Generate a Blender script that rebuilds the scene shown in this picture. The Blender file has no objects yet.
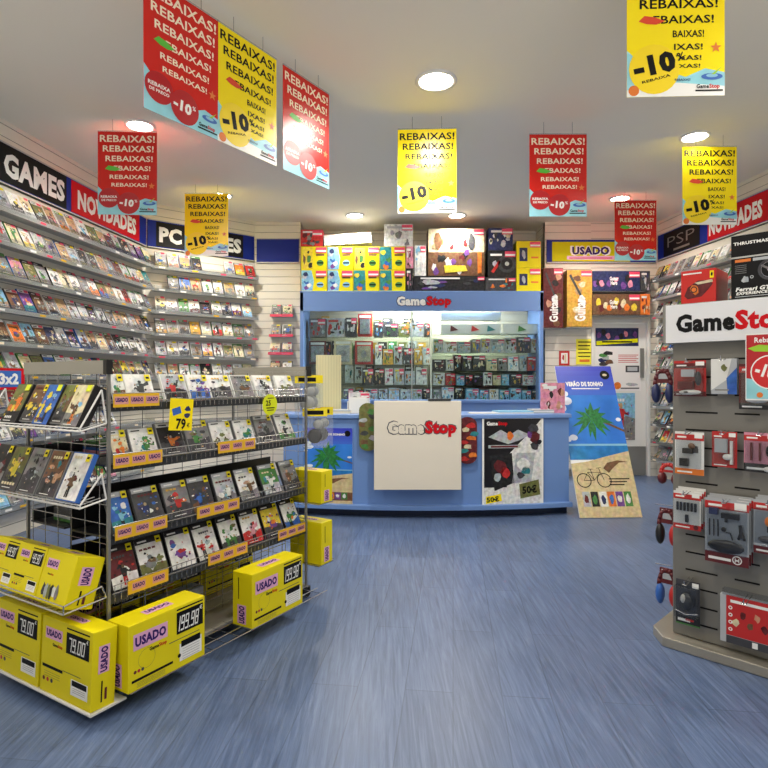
import bpy, bmesh, math, random
from mathutils import Vector, Matrix
random.seed(7)
scn = bpy.context.scene
COL = scn.collection
PI = math.pi
F, CX, CY, CAMZ = 573.0, 384.0, 380.0, 1.30

# ------------------------------------------------------------------ materials
def lin(c):
    r = []
    for v in c[:3]:
        v /= 255.0
        r.append(v/12.92 if v <= .04045 else ((v+.055)/1.055)**2.4)
    return (r[0], r[1], r[2], 1)
MATS = {}
def mat(name, rgb, rough=.5, metal=0, spec=.5, noise=0, scale=60, coat=0):
    if name in MATS: return MATS[name]
    m = bpy.data.materials.new(name); m.use_nodes = True
    nt = m.node_tree; b = nt.nodes['Principled BSDF']
    b.inputs['Base Color'].default_value = lin(rgb)
    b.inputs['Roughness'].default_value = rough
    b.inputs['Metallic'].default_value = metal
    b.inputs['Specular IOR Level'].default_value = spec
    b.inputs['Coat Weight'].default_value = coat
    tc = nt.nodes.new('ShaderNodeTexCoord')
    n = nt.nodes.new('ShaderNodeTexNoise'); n.inputs['Scale'].default_value = scale; n.inputs['Detail'].default_value = 3
    nt.links.new(tc.outputs['Object'], n.inputs['Vector'])
    if noise:
        mp = nt.nodes.new('ShaderNodeValToRGB')
        c = lin(rgb)
        mp.color_ramp.elements[0].position = .35
        mp.color_ramp.elements[1].position = .65
        mp.color_ramp.elements[0].color = (c[0]*(1-noise*.7), c[1]*(1-noise*.7), c[2]*(1-noise*.7), 1)
        mp.color_ramp.elements[1].color = (min(1, c[0]*(1+noise*.3)+.04*noise), min(1, c[1]*(1+noise*.3)+.04*noise), min(1, c[2]*(1+noise*.3)+.04*noise), 1)
        nt.links.new(n.outputs['Fac'], mp.inputs['Fac'])
        mx = nt.nodes.new('ShaderNodeMix'); mx.data_type = 'RGBA'; mx.blend_type = 'OVERLAY'; mx.inputs['Factor'].default_value = min(1, noise*1.1)
        n2 = nt.nodes.new('ShaderNodeTexNoise'); n2.inputs['Scale'].default_value = scale*.55; n2.inputs['Detail'].default_value = 4
        nt.links.new(tc.outputs['Object'], n2.inputs['Vector'])
        nt.links.new(mp.outputs['Color'], mx.inputs[6]); nt.links.new(n2.outputs['Color'], mx.inputs[7]); nt.links.new(mx.outputs[2], b.inputs['Base Color'])
    else:
        mr = nt.nodes.new('ShaderNodeMapRange')
        mr.inputs['To Min'].default_value = max(0, rough-.05); mr.inputs['To Max'].default_value = min(1, rough+.05)
        nt.links.new(n.outputs['Fac'], mr.inputs['Value']); nt.links.new(mr.outputs['Result'], b.inputs['Roughness'])
    MATS[name] = m
    return m
def emis(name, rgb, st):
    if name in MATS: return MATS[name]
    m = bpy.data.materials.new(name); m.use_nodes = True
    b = m.node_tree.nodes['Principled BSDF']
    b.inputs['Emission Color'].default_value = lin(rgb); b.inputs['Emission Strength'].default_value = st
    MATS[name] = m; return m
def clear(name, tint=(235, 240, 240), gloss=.12, rough=.08):
    if name in MATS: return MATS[name]
    m = bpy.data.materials.new(name); m.use_nodes = True
    nt = m.node_tree; nt.nodes.clear()
    o = nt.nodes.new('ShaderNodeOutputMaterial'); mx = nt.nodes.new('ShaderNodeMixShader')
    t = nt.nodes.new('ShaderNodeBsdfTransparent'); g = nt.nodes.new('ShaderNodeBsdfGlossy')
    lw = nt.nodes.new('ShaderNodeLayerWeight'); lw.inputs['Blend'].default_value = .25
    ma = nt.nodes.new('ShaderNodeMath'); ma.operation = 'MULTIPLY_ADD'; ma.inputs[1].default_value = .18; ma.inputs[2].default_value = gloss
    t.inputs['Color'].default_value = lin(tint); g.inputs['Roughness'].default_value = rough
    nt.links.new(lw.outputs['Fresnel'], ma.inputs[0]); nt.links.new(ma.outputs[0], mx.inputs['Fac'])
    nt.links.new(t.outputs[0], mx.inputs[1]); nt.links.new(g.outputs[0], mx.inputs[2]); nt.links.new(mx.outputs[0], o.inputs['Surface'])
    MATS[name] = m; return m

PAL = {'red': (190, 40, 38), 'orange': (222, 118, 40), 'yellow': (225, 200, 60), 'green': (70, 130, 62), 'teal': (40, 130, 135),
       'blue': (50, 100, 180), 'navy': (35, 45, 90), 'purple': (110, 65, 140), 'pink': (214, 140, 160), 'brown': (112, 78, 52),
       'black': (26, 25, 28), 'grey': (125, 125, 125), 'white': (226, 226, 222), 'cream': (218, 205, 168), 'lightblue': (130, 185, 215),
       'maroon': (95, 25, 30), 'olive': (110, 112, 60), 'silver': (178, 182, 186), 'skin': (200, 150, 120), 'mustard': (205, 160, 62), 'tan': (176, 148, 110), 'charcoal': (62, 62, 66)}
def pr(n): return mat('print_'+n, PAL[n], .45, spec=.3, noise=.34, scale=30)
def flat(n, rgb=None, rough=.4): return mat('ink_'+n, rgb or PAL[n], rough)

M_white = mat('white_paint', (225, 224, 220), .5)
M_wall = mat('slatwall_cream', (226, 220, 206), .45)
M_groove = mat('slat_groove', (150, 146, 136), .6)
M_ceil = mat('ceiling_plaster', (238, 232, 216), .8)
M_blue = mat('counter_blue', (108, 143, 200), .42)
M_band = mat('sign_blue', (16, 40, 140), .5, spec=.2)
M_black = mat('black_plastic', (20, 20, 22), .35)
M_dark = mat('dark_metal', (58, 60, 62), .4, .4)
M_grey = mat('grey_metal', (140, 140, 136), .35, .45)
M_lgrey = mat('light_grey_metal', (186, 186, 182), .4, .2)
M_chrome = mat('chrome_wire', (200, 200, 200), .22, .9)
M_stand = mat('grey_stand_panel', (126, 124, 118), .45, .2)
M_base = mat('brushed_base', (165, 160, 148), .35, .5)
M_yel = mat('box_yellow', (228, 212, 10), .45, spec=.3)
M_lime = mat('sign_yellow', (205, 205, 8), .6, spec=.15)
M_red = mat('poster_red', (208, 34, 26), .25, spec=.4)
M_py = mat('poster_yellow', (250, 226, 20), .25, spec=.4)
M_ink = mat('black_ink', (10, 10, 12), .5, spec=.2)
M_w = mat('white_ink', (240, 240, 236), .4)
M_cream = mat('cream_ink', (248, 232, 205), .4)
M_logo_red = mat('logo_red', (200, 16, 28), .55, spec=.15)
M_panel = mat('ivory_panel', (222, 214, 198), .5)
M_purple = mat('logo_purple', (52, 26, 100), .5, spec=.2)
M_lilac = mat('logo_lilac', (225, 170, 205), .4)
M_glass = clear('cabinet_glass', (240, 246, 244), .015, .03)
M_clear = clear('clear_plastic', (240, 242, 244), .05, .12)
M_label = mat('strip_orange', (225, 176, 28), .45)
M_strip = mat('strip_mauve', (214, 150, 140), .5)
M_tag = mat('price_tag_pink', (225, 70, 100), .4)
M_sky = mat('print_sky', (40, 120, 215), .35, noise=.25, scale=4)
M_sand = mat('print_sand', (205, 185, 140), .45, noise=.25, scale=30)
M_sea = mat('print_sea', (20, 120, 190), .35, noise=.3, scale=12)
M_palm = mat('print_palm', (22, 120, 50), .4, noise=.5, scale=40)
M_beach = mat('print_pale_blue', (150, 212, 225), .3, noise=.2, scale=8)
M_rubber = mat('black_rubber', (18, 18, 18), .7)

# ------------------------------------------------------------------ mesh builder
TXT = {}
def text_geo(s, bold, shear=0):
    k = (s, bold, shear)
    if k in TXT: return TXT[k]
    cu = bpy.data.curves.new('t', 'FONT'); cu.body = s; cu.size = 1; cu.offset = bold; cu.resolution_u = 2; cu.shear = shear
    cu.space_character = 1+bold*1.4
    ob = bpy.data.objects.new('t', cu); COL.objects.link(ob)
    bpy.context.view_layer.update()
    dg = bpy.context.evaluated_depsgraph_get()
    me = bpy.data.meshes.new_from_object(ob.evaluated_get(dg))
    vs = [(v.co.x, v.co.y) for v in me.vertices]; fs = [tuple(p.vertices) for p in me.polygons]
    bpy.data.objects.remove(ob); bpy.data.curves.remove(cu); bpy.data.meshes.remove(me)
    x0 = min(v[0] for v in vs); x1 = max(v[0] for v in vs)
    y0 = min(v[1] for v in vs); y1 = max(v[1] for v in vs)
    vs = [((x-x0)/(x1-x0), (y-y0)/(y1-y0)) for x, y in vs]
    TXT[k] = (vs, fs, (x1-x0)/(y1-y0)); return TXT[k]

SEG = {'0': 'abcdef', '1': 'bc', '2': 'abged', '3': 'abgcd', '4': 'fgbc', '5': 'afgcd', '6': 'afgedc', '7': 'abc', '8': 'abcdefg', '9': 'abcdfg'}
class MB:
    def __init__(s): s.v = []; s.f = []; s.m = []; s.mats = []; s.T = Matrix()
    def mi(s, m):
        if m not in s.mats: s.mats.append(m)
        return s.mats.index(m)
    def add(s, vs, fs, m):
        b = len(s.v); i = s.mi(m)
        for p in vs: s.v.append(tuple(s.T @ Vector(p)))
        for f in fs: s.f.append(tuple(b+k for k in f)); s.m.append(i)
    def box(s, x0, x1, y0, y1, z0, z1, m):
        s.add([(x0,y0,z0),(x1,y0,z0),(x1,y1,z0),(x0,y1,z0),(x0,y0,z1),(x1,y0,z1),(x1,y1,z1),(x0,y1,z1)],
              [(0,3,2,1),(4,5,6,7),(0,1,5,4),(1,2,6,5),(2,3,7,6),(3,0,4,7)], m)
    def bar(s, p, q, r, m, n=5, r2=None):
        p = Vector(p); q = Vector(q); d = (q-p)
        if d.length < 1e-6: return
        d.normalize(); a = d.orthogonal().normalized(); b = d.cross(a); r2 = r if r2 is None else r2
        vs = []
        for c, rr in ((p, r), (q, r2)):
            for k in range(n):
                t = 2*PI*k/n; vs.append(c+a*math.cos(t)*rr+b*math.sin(t)*rr)
        fs = [(k, (k+1) % n, n+(k+1) % n, n+k) for k in range(n)]+[tuple(reversed(range(n))), tuple(range(n, 2*n))]
        s.add(vs, fs, m)
    def path(s, pts, r, m, n=6):
        for a, b in zip(pts, pts[1:]): s.bar(a, b, r, m, n)
    def lathe(s, prof, m, n=16, axis='z', c=(0,0,0)):
        vs = []; fs = []
        for r, h in prof:
            for k in range(n):
                t = 2*PI*k/n; x, y = r*math.cos(t), r*math.sin(t)
                p = (x, y, h) if axis == 'z' else ((x, h, y) if axis == 'y' else (h, x, y))
                vs.append((p[0]+c[0], p[1]+c[1], p[2]+c[2]))
        for i in range(len(prof)-1):
            for k in range(n): fs.append((i*n+k, i*n+(k+1) % n, (i+1)*n+(k+1) % n, (i+1)*n+k))
        fs.append(tuple(range(n))); fs.append(tuple((len(prof)-1)*n+k for k in range(n)))
        s.add(vs, fs, m)
    def ell(s, c, r, m, n=12, k=7):
        prof = []
        vs = []; fs = []
        for i in range(k+1):
            ph = PI*i/k-PI/2
            for j in range(n):
                t = 2*PI*j/n
                vs.append((c[0]+r[0]*math.cos(ph)*math.cos(t), c[1]+r[1]*math.cos(ph)*math.sin(t), c[2]+r[2]*math.sin(ph)))
        for i in range(k):
            for j in range(n): fs.append((i*n+j, i*n+(j+1) % n, (i+1)*n+(j+1) % n, (i+1)*n+j))
        s.add(vs, fs, m)
    # --- art on a front face (x right, z up, y layer; front is -y)
    def rect(s, x0, x1, z0, z1, y, m): s.add([(x0,y,z0),(x1,y,z0),(x1,y,z1),(x0,y,z1)], [(0,1,2,3)], m)
    def poly(s, pts, y, m): s.add([(p[0], y, p[1]) for p in pts], [tuple(range(len(pts)))], m)
    def disc(s, x, z, r, y, m, n=24, rz=None):
        rz = rz or r
        s.poly([(x+r*math.cos(2*PI*k/n), z+rz*math.sin(2*PI*k/n)) for k in range(n)], y, m)
    def ring(s, x, z, r0, r1, y, m, n=20):
        vs = []
        for k in range(n):
            t = 2*PI*k/n
            vs += [(x+r0*math.cos(t), y, z+r0*math.sin(t)), (x+r1*math.cos(t), y, z+r1*math.sin(t))]
        s.add(vs, [(2*k, 2*k+1, (2*k+3) % (2*n), (2*k+2) % (2*n)) for k in range(n)], m)
    def blob(s, x, z, rx, rz, y, m, rnd, n=9):
        s.poly([(x+rx*rnd.uniform(.55, 1)*math.cos(2*PI*k/n), z+rz*rnd.uniform(.55, 1)*math.sin(2*PI*k/n)) for k in range(n)], y, m)
    def text(s, t, x, z, h, y, m, w=None, al='c', bold=.015, shear=0, rot=0):
        vs, fs, asp = text_geo(t, bold, shear)
        w = w or asp*h
        ox = {'c': -w/2, 'l': 0, 'r': -w}[al]; c, sn = math.cos(rot), math.sin(rot)
        out = []
        for a, b in vs:
            px, pz = ox+a*w, (b-.5)*h
            out.append((x+px*c-pz*sn, y, z+px*sn+pz*c))
        s.add(out, fs, m)
    def seg(s, t, x, z, h, y, m, fit=None):
        w = h*.5; tk = h*.12; cx = x
        if fit:
            tot = sum(tk*2 if c in ',.' else tk*2.2 if c == '1' else w+tk*.9 for c in t)
            q = MB(); q.seg(t, 0, 0, h, 0, m)
            for i in range(len(q.v)//4):
                s.add([(x+v[0]*fit/tot+v[2]*.12, y, z+v[2]) for v in q.v[4*i:4*i+4]], [(0, 1, 2, 3)], m)
            return x+fit
        for ch in t:
            if ch in ',.': s.rect(cx, cx+tk, z-h/2, z-h/2+tk, y, m); cx += tk*2; continue
            R = {'a': (0,w,h-tk,h), 'g': (0,w,h/2-tk/2,h/2+tk/2), 'd': (0,w,0,tk), 'f': (0,tk,h/2,h), 'b': (w-tk,w,h/2,h), 'e': (0,tk,0,h/2), 'c': (w-tk,w,0,h/2)}
            if ch == '1':
                s.rect(cx, cx+tk, z-h/2, z+h/2, y, m); cx += tk*2.2; continue
            for k in SEG[ch]:
                r = R[k]; s.rect(cx+r[0], cx+r[1], z-h/2+r[2], z-h/2+r[3], y, m)
            cx += w+tk*.9
        return cx
    def logo(s, x, z, w, y, mg, ms, out=None, bold=.035, h=None):
        h = h or w*.185; bold = bold+.025
        gw, sw = w*.54, w*.46
        if out:
            s.text('Game', x-w/2+gw/2, z, h*1.16, y, out, gw*1.03, bold=bold+.035)
            s.text('Stop', x+w/2-sw/2, z-h*.11, h*1.44, y, out, sw*1.03, bold=bold+.035)
            y -= .0008
        s.text('Game', x-w/2+gw/2, z, h, y, mg, gw*.97, bold=bold)
        s.text('Stop', x+w/2-sw/2, z-h*.11, h*1.26, y, ms, sw*.97, bold=bold)
    def build(s, name, parent=None, loc=None, rot=None, bevel=0, smooth=False):
        me = bpy.data.meshes.new(name); me.from_pydata(s.v, [], s.f)
        for m in s.mats: me.materials.append(m)
        me.polygons.foreach_set('material_index', s.m)
        if smooth: me.polygons.foreach_set('use_smooth', [True]*len(s.f))
        me.update()
        o = bpy.data.objects.new(name, me); COL.objects.link(o)
        if parent: o.parent = parent
        if loc is not None: o.location = loc
        if rot is not None: o.rotation_euler = rot
        if bevel:
            b = o.modifiers.new('bevel', 'BEVEL'); b.width = bevel; b.segments = 2; b.limit_method = 'ANGLE'
        return o
def tag(o, label, cat, group=None):
    o['label'] = label; o['category'] = cat
    if group: o['group'] = group
    return o
def struct(o): o['kind'] = 'structure'; return o
def empty(name, loc, rz=0, label=None, cat=None, group=None, rx=0):
    o = bpy.data.objects.new(name, None); COL.objects.link(o); o.location = loc; o.rotation_euler = (rx, 0, rz)
    o.empty_display_size = .05
    if label: tag(o, label, cat, group)
    return o
ORD = ['first', 'second', 'third', 'fourth', 'fifth', 'sixth', 'seventh', 'eighth', 'ninth', 'tenth', 'eleventh', 'twelfth', 'thirteenth',
       'fourteenth', 'fifteenth', 'sixteenth', 'seventeenth', 'eighteenth', 'nineteenth', 'twentieth']

class Frame:   # an upright plane: origin on the floor, x along it to the viewer's right, outward = towards the room
    def __init__(s, ox, oy, th):
        s.o = Vector((ox, oy, 0)); s.th = th; s.a = Vector((math.cos(th), math.sin(th), 0)); s.n = Vector((math.sin(th), -math.cos(th), 0))
    def w(s, x, n, z): p = s.o+s.a*x+s.n*n; return Vector((p.x, p.y, z))
    def hit(s, px, py, n=0):
        d = Vector(((px-CX)/F, 1, (CY-py)/F)); q = s.o+s.n*n
        t = q.dot(s.n)/d.dot(s.n); p = d*t
        return (p-s.o).dot(s.a), CAMZ+p.z
CEIL = 3.44
E1 = (-2.87, 6.89); E2 = (-1.75, 7.76); E4 = (3.70, 7.76)
FL = Frame(E1[0], E1[1], math.atan2(.9936, .113))
FA = Frame(E1[0], E1[1], math.atan2(.87, 1.12))
FB = Frame(0, 7.76, 0)
FR = Frame(E4[0], E4[1], math.atan2(-1, .105))

# ------------------------------------------------------------------ room
def slats(frame, s0, s1, name, z0=0, z1=CEIL, thick=.1):
    mb = MB(); p = .1; g = .006; z = z0
    def q(x, n, zz): return frame.w(x, n, zz)
    while z < z1-1e-4:
        t = min(z+p-g, z1)
        mb.add([q(s0,0,z),q(s1,0,z),q(s1,0,t),q(s0,0,t)], [(0,1,2,3)], M_wall)
        if t < z1:
            e = min(z+p, z1)
            mb.add([q(s0,0,t),q(s1,0,t),q(s1,-.008,t),q(s0,-.008,t)], [(0,1,2,3)], M_groove)
            mb.add([q(s0,-.008,t),q(s1,-.008,t),q(s1,-.008,e),q(s0,-.008,e)], [(0,1,2,3)], M_groove)
            mb.add([q(s0,0,e),q(s1,0,e),q(s1,-.008,e),q(s0,-.008,e)], [(3,2,1,0)], M_groove)
        z += p
    a, b, c, d = q(s0,-thick,z0), q(s1,-thick,z0), q(s1,-thick,z1), q(s0,-thick,z1)
    mb.add([a,b,c,d], [(3,2,1,0)], M_wall)
    mb.add([q(s0,0,z0),q(s0,0,z1),d,a], [(0,1,2,3)], M_wall); mb.add([q(s1,0,z0),q(s1,0,z1),c,b], [(3,2,1,0)], M_wall)
    return struct(mb.build(name))
slats(FL, -8.6, 0, 'wall_left')
slats(FA, 0, 1.4182, 'wall_left_angled')
slats(FB, -1.75, -1.13, 'wall_back_left')
FAL = Frame(0, 8.22, 0)
slats(FAL, -1.13, 2.18, 'wall_alcove')
FAa = Frame(-1.13, 7.76, PI/2); slats(FAa, .02, .46, 'wall_alcove_left')
FAb = Frame(2.18, 8.22, -PI/2); slats(FAb, 0, .44, 'wall_alcove_right')
DX0 = FB.hit(591, 400)[0]; DX1 = FB.hit(650, 400)[0]; DZ = 2.12
slats(FB, 2.18, DX0, 'wall_back_right')
slats(FB, DX0, E4[0], 'wall_above_door', z0=DZ)
slats(FB, DX1, E4[0], 'wall_beside_door', z1=DZ)
slats(FR, 0, 9.3, 'wall_right')

def floor_mat():
    m = bpy.data.materials.new('blue_wood_laminate'); m.use_nodes = True
    nt = m.node_tree; b = nt.nodes['Principled BSDF']; L = nt.links.new
    tc = nt.nodes.new('ShaderNodeTexCoord')
    mp = nt.nodes.new('ShaderNodeMapping'); mp.inputs['Scale'].default_value = (26, 1.3, 1); mp.inputs['Rotation'].default_value = (0, 0, .12)
    L(tc.outputs['Object'], mp.inputs['Vector'])
    n = nt.nodes.new('ShaderNodeTexNoise'); n.inputs['Scale'].default_value = 2.2; n.inputs['Detail'].default_value = 8; n.inputs['Roughness'].default_value = .65; n.inputs['Distortion'].default_value = .6
    L(mp.outputs[0], n.inputs['Vector'])
    cr = nt.nodes.new('ShaderNodeValToRGB'); e = cr.color_ramp.elements
    e[0].position = .28; e[0].color = lin((66, 82, 112)); e[1].position = .74; e[1].color = lin((108, 126, 160))
    k = e.new(.5); k.color = lin((86, 104, 138))
    L(n.outputs['Fac'], cr.inputs['Fac'])
    mp2 = nt.nodes.new('ShaderNodeMapping'); mp2.inputs['Rotation'].default_value = (0, 0, PI/2+.12)
    L(tc.outputs['Object'], mp2.inputs['Vector'])
    br = nt.nodes.new('ShaderNodeTexBrick'); br.inputs['Scale'].default_value = 1; br.inputs['Brick Width'].default_value = 1.2; br.inputs['Row Height'].default_value = .2
    br.inputs['Mortar Size'].default_value = .0025; br.inputs['Color1'].default_value = (.9, .9, .9, 1); br.inputs['Color2'].default_value = (1.05, 1.05, 1.05, 1); br.inputs['Mortar'].default_value = (.72, .72, .72, 1)
    L(mp2.outputs[0], br.inputs['Vector'])
    mx = nt.nodes.new('ShaderNodeMix'); mx.data_type = 'RGBA'; mx.blend_type = 'MULTIPLY'; mx.inputs['Factor'].default_value = 1
    L(cr.outputs['Color'], mx.inputs[6]); L(br.outputs['Color'], mx.inputs[7]); L(mx.outputs[2], b.inputs['Base Color'])
    mr = nt.nodes.new('ShaderNodeMapRange'); mr.inputs['To Min'].default_value = .26; mr.inputs['To Max'].default_value = .42
    L(n.outputs['Fac'], mr.inputs['Value']); L(mr.outputs['Result'], b.inputs['Roughness'])
    bp = nt.nodes.new('ShaderNodeBump'); bp.inputs['Strength'].default_value = .08; bp.inputs['Distance'].default_value = .01
    L(n.outputs['Fac'], bp.inputs['Height']); L(bp.outputs['Normal'], b.inputs['Normal'])
    return m
mb = MB(); mb.box(-4.2, 5.2, -1.6, 8.4, -.1, 0, floor_mat()); struct(mb.build('floor'))
mb = MB(); mb.box(-4.2, 5.2, -1.6, 8.4, CEIL, CEIL+.1, M_ceil); struct(mb.build('ceiling'))
# baseboard on back right
mb = MB(); mb.box(2.19, DX0-.04, 7.745, 7.758, .001, .09, M_grey); struct(mb.build('baseboard_back'))

# door
door = struct(empty('door_1', (0, 0, 0)))
mb = MB(); mb.box(DX0+.045, DX1-.045, 7.79, 7.83, .004, DZ-.05, M_white); mb.build('door_leaf', door)
mb = MB(); mb.box(DX0, DX0+.04, 7.74, 7.86, 0, DZ, M_white); mb.box(DX1-.04, DX1, 7.74, 7.86, 0, DZ, M_white); mb.box(DX0+.04, DX1-.04, 7.74, 7.86, DZ-.045, DZ, M_white); mb.build('door_frame', door, bevel=.004)
mb = MB(); mb.box(DX0+.05, DX1-.05, 7.775, 7.79, .01, .40, M_grey); mb.build('kick_plate', door)
xh, zh = FB.hit(642.5, 363); mb = MB(); mb.box(xh-.025, xh+.025, 7.765, 7.79, zh-.2, zh+.2, M_grey); mb.build('push_plate', door, bevel=.002)

# ------------------------------------------------------------------ ceiling downlights
LP = [(436, 80, 'big', 'large round ceiling downlight near the middle of the shop'),
      (140, 125, 's', 'recessed ceiling spotlight above the left red sale poster'),
      (222, 195, 's', 'small recessed ceiling spotlight above the small yellow sale poster on the left'),
      (355, 215, 's', 'round downlight over the tilted white box on the cabinet top'),
      (457, 215, 's', 'round downlight over the large illustrated box on the cabinet top'),
      (620, 198, 's', 'small ceiling spotlight above the farthest red sale poster at right'),
      (695, 136, 's', 'ceiling spotlight above the yellow sale poster at right')]
M_bulb = emis('lamp_glow', (255, 248, 232), 40)
def downlight(x, y, r, label, power, lit=True):
    t = empty('downlight', (x, y, CEIL), 0, label, 'ceiling light', 'ceiling downlights')
    mb = MB(); mb.lathe([(r*1.22, -.001), (r*1.25, -.012), (r*1.02, -.016), (r, -.004), (r, -.001)], M_white, 24); mb.build('trim_ring', t, smooth=True)
    mb = MB(); mb.lathe([(r*.5, -.002), (r*.98, -.003), (r*.9, -.010), (r*.4, -.014)], M_bulb, 20); mb.build('lamp', t, smooth=True)
    ld = bpy.data.lights.new('downlight_beam', 'SPOT'); ld.energy = power; ld.spot_size = 2.75; ld.spot_blend = .8; ld.shadow_soft_size = .07
    ld.color = (1, .955, .88)
    lo = bpy.data.objects.new('downlight_beam', ld); COL.objects.link(lo); lo.location = (x, y, CEIL-.09)
for px, py, k, lb in LP:
    d = (CEIL-CAMZ)*F/(CY-py); x = (px-CX)/F*d
    downlight(x, d, .12 if k == 'big' else .1, lb, 150 if k == 'big' else 95)
for i, (x, y) in enumerate([(-2.1, 2.6), (0, 1.6), (2.4, 2.6), (-2.1, .2), (2.4, .2), (0, -.6)]):
    downlight(x, y, .1, ['round ceiling downlight above the front of the left game wall', 'round ceiling downlight above the open floor by the entrance', 'round ceiling downlight over the grey accessory stand',
              'round ceiling downlight just inside the entrance at left', 'round ceiling downlight just inside the entrance at right', 'round ceiling downlight nearest the shop entrance'][i], [110, 70, 90, 50, 50, 40][i])

# ------------------------------------------------------------------ sign bands
def band(frame, s0, s1, z0, z1, label, name='sign_band', th=.02):
    t = empty(name, frame.w(s0, 0, z0), frame.th, label, 'sign')
    mb = MB(); mb.box(0, s1-s0, -th-.002, -.002, 0, z1-z0, M_band)
    mb.box(0, s1-s0, -th-.006, -.002, z1-z0-.012, z1-z0, M_lgrey); mb.box(0, s1-s0, -th-.006, -.002, 0, .012, M_lgrey)
    mb.build('band_panel', t)
    return t
def panel(t, a, b, z0, z1, m, name='coloured_panel', th=.026):
    mb = MB(); mb.box(a, b, -th, -.021, z0, z1, m); return mb.build(name, t)
def letters(t, s, a, b, zc, h, m, th=.0275, bold=.05, name='lettering', shear=0):
    mb = MB(); mb.text(s, (a+b)/2, zc, h, -th, m, b-a, bold=bold, shear=shear); return mb.build(name, t)
BZ0, BZ1 = 2.90, 3.245
S = lambda px, fr=FL: fr.hit(px, 200, .02)[0]
o = S(-60)
t = band(FL, o, -.02, BZ0, BZ1, 'blue sign band with black GAMES and red NOVIDADES panels on left wall')
panel(t, S(-58)-o, S(66)-o, .02, .33, M_ink); letters(t, 'GAMES', S(3)-o, S(64)-o, .17, .2, M_w, bold=.045)
panel(t, S(71)-o, S(139)-o, .02, .325, M_logo_red); letters(t, 'NOVIDADES', S(77)-o, S(135.5)-o, .165, .19, M_w)
S = lambda px, fr=FA: fr.hit(px, 200, .02)[0]
o = .02
t = band(FA, o, 1.40, BZ0, BZ1, 'blue wall sign band with black panel reading PC GAMES, above the angled wall')
panel(t, S(156)-o, S(243)-o, .025, .32, M_ink); letters(t, 'PC', S(159)-o, S(181.5)-o, .17, .19, M_w); letters(t, 'GAMES', S(187)-o, S(241)-o, .17, .19, M_w)
t = band(FB, -1.72, -1.15, BZ0-.02, BZ1-.03, 'plain blue sign band on the back wall left of the cabinet')
o = 2.20
t = band(FB, o, 3.67, BZ0-.02, BZ1-.04, 'blue band with yellow USADO sign on the back wall right of the cabinet')
S = lambda px, fr=FB: fr.hit(px, 200, .02)[0]
panel(t, S(552)-o, S(630)-o, .02, .285, M_lime)
mb = MB(); cx = S(590.5)-o
mb.text('USADO', cx, .165, .135, -.0268, M_w, .55, bold=.1); mb.rect(cx-.32, cx+.32, .045, .095, -.0265, M_lilac)
mb.text('USADO', cx, .165, .11, -.0275, M_purple, .5, bold=.05); mb.rect(cx-.29, cx+.29, .06, .072, -.0275, M_logo_red); mb.build('lettering', t)
S = lambda px, fr=FR: fr.hit(px, 200, .02)[0]
o = .05
t = band(FR, o, S(830), BZ0, BZ1, 'blue band with dark PSP panel and red NOVIDADES panel on right wall')
panel(t, S(664)-o, S(700)-o, .02, .32, M_ink); letters(t, 'PSP', S(668)-o, S(695)-o, .19, .13, M_grey, bold=-.012)
mb = MB(); mb.rect(S(674)-o, S(690)-o, .06, .085, -.0275, M_grey); mb.build('small_lettering', t)
panel(t, S(708)-o, S(782)-o, .02, .325, M_logo_red); letters(t, 'NOVIDADES', S(709.5)-o, S(763)-o, .165, .19, M_w)

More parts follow.
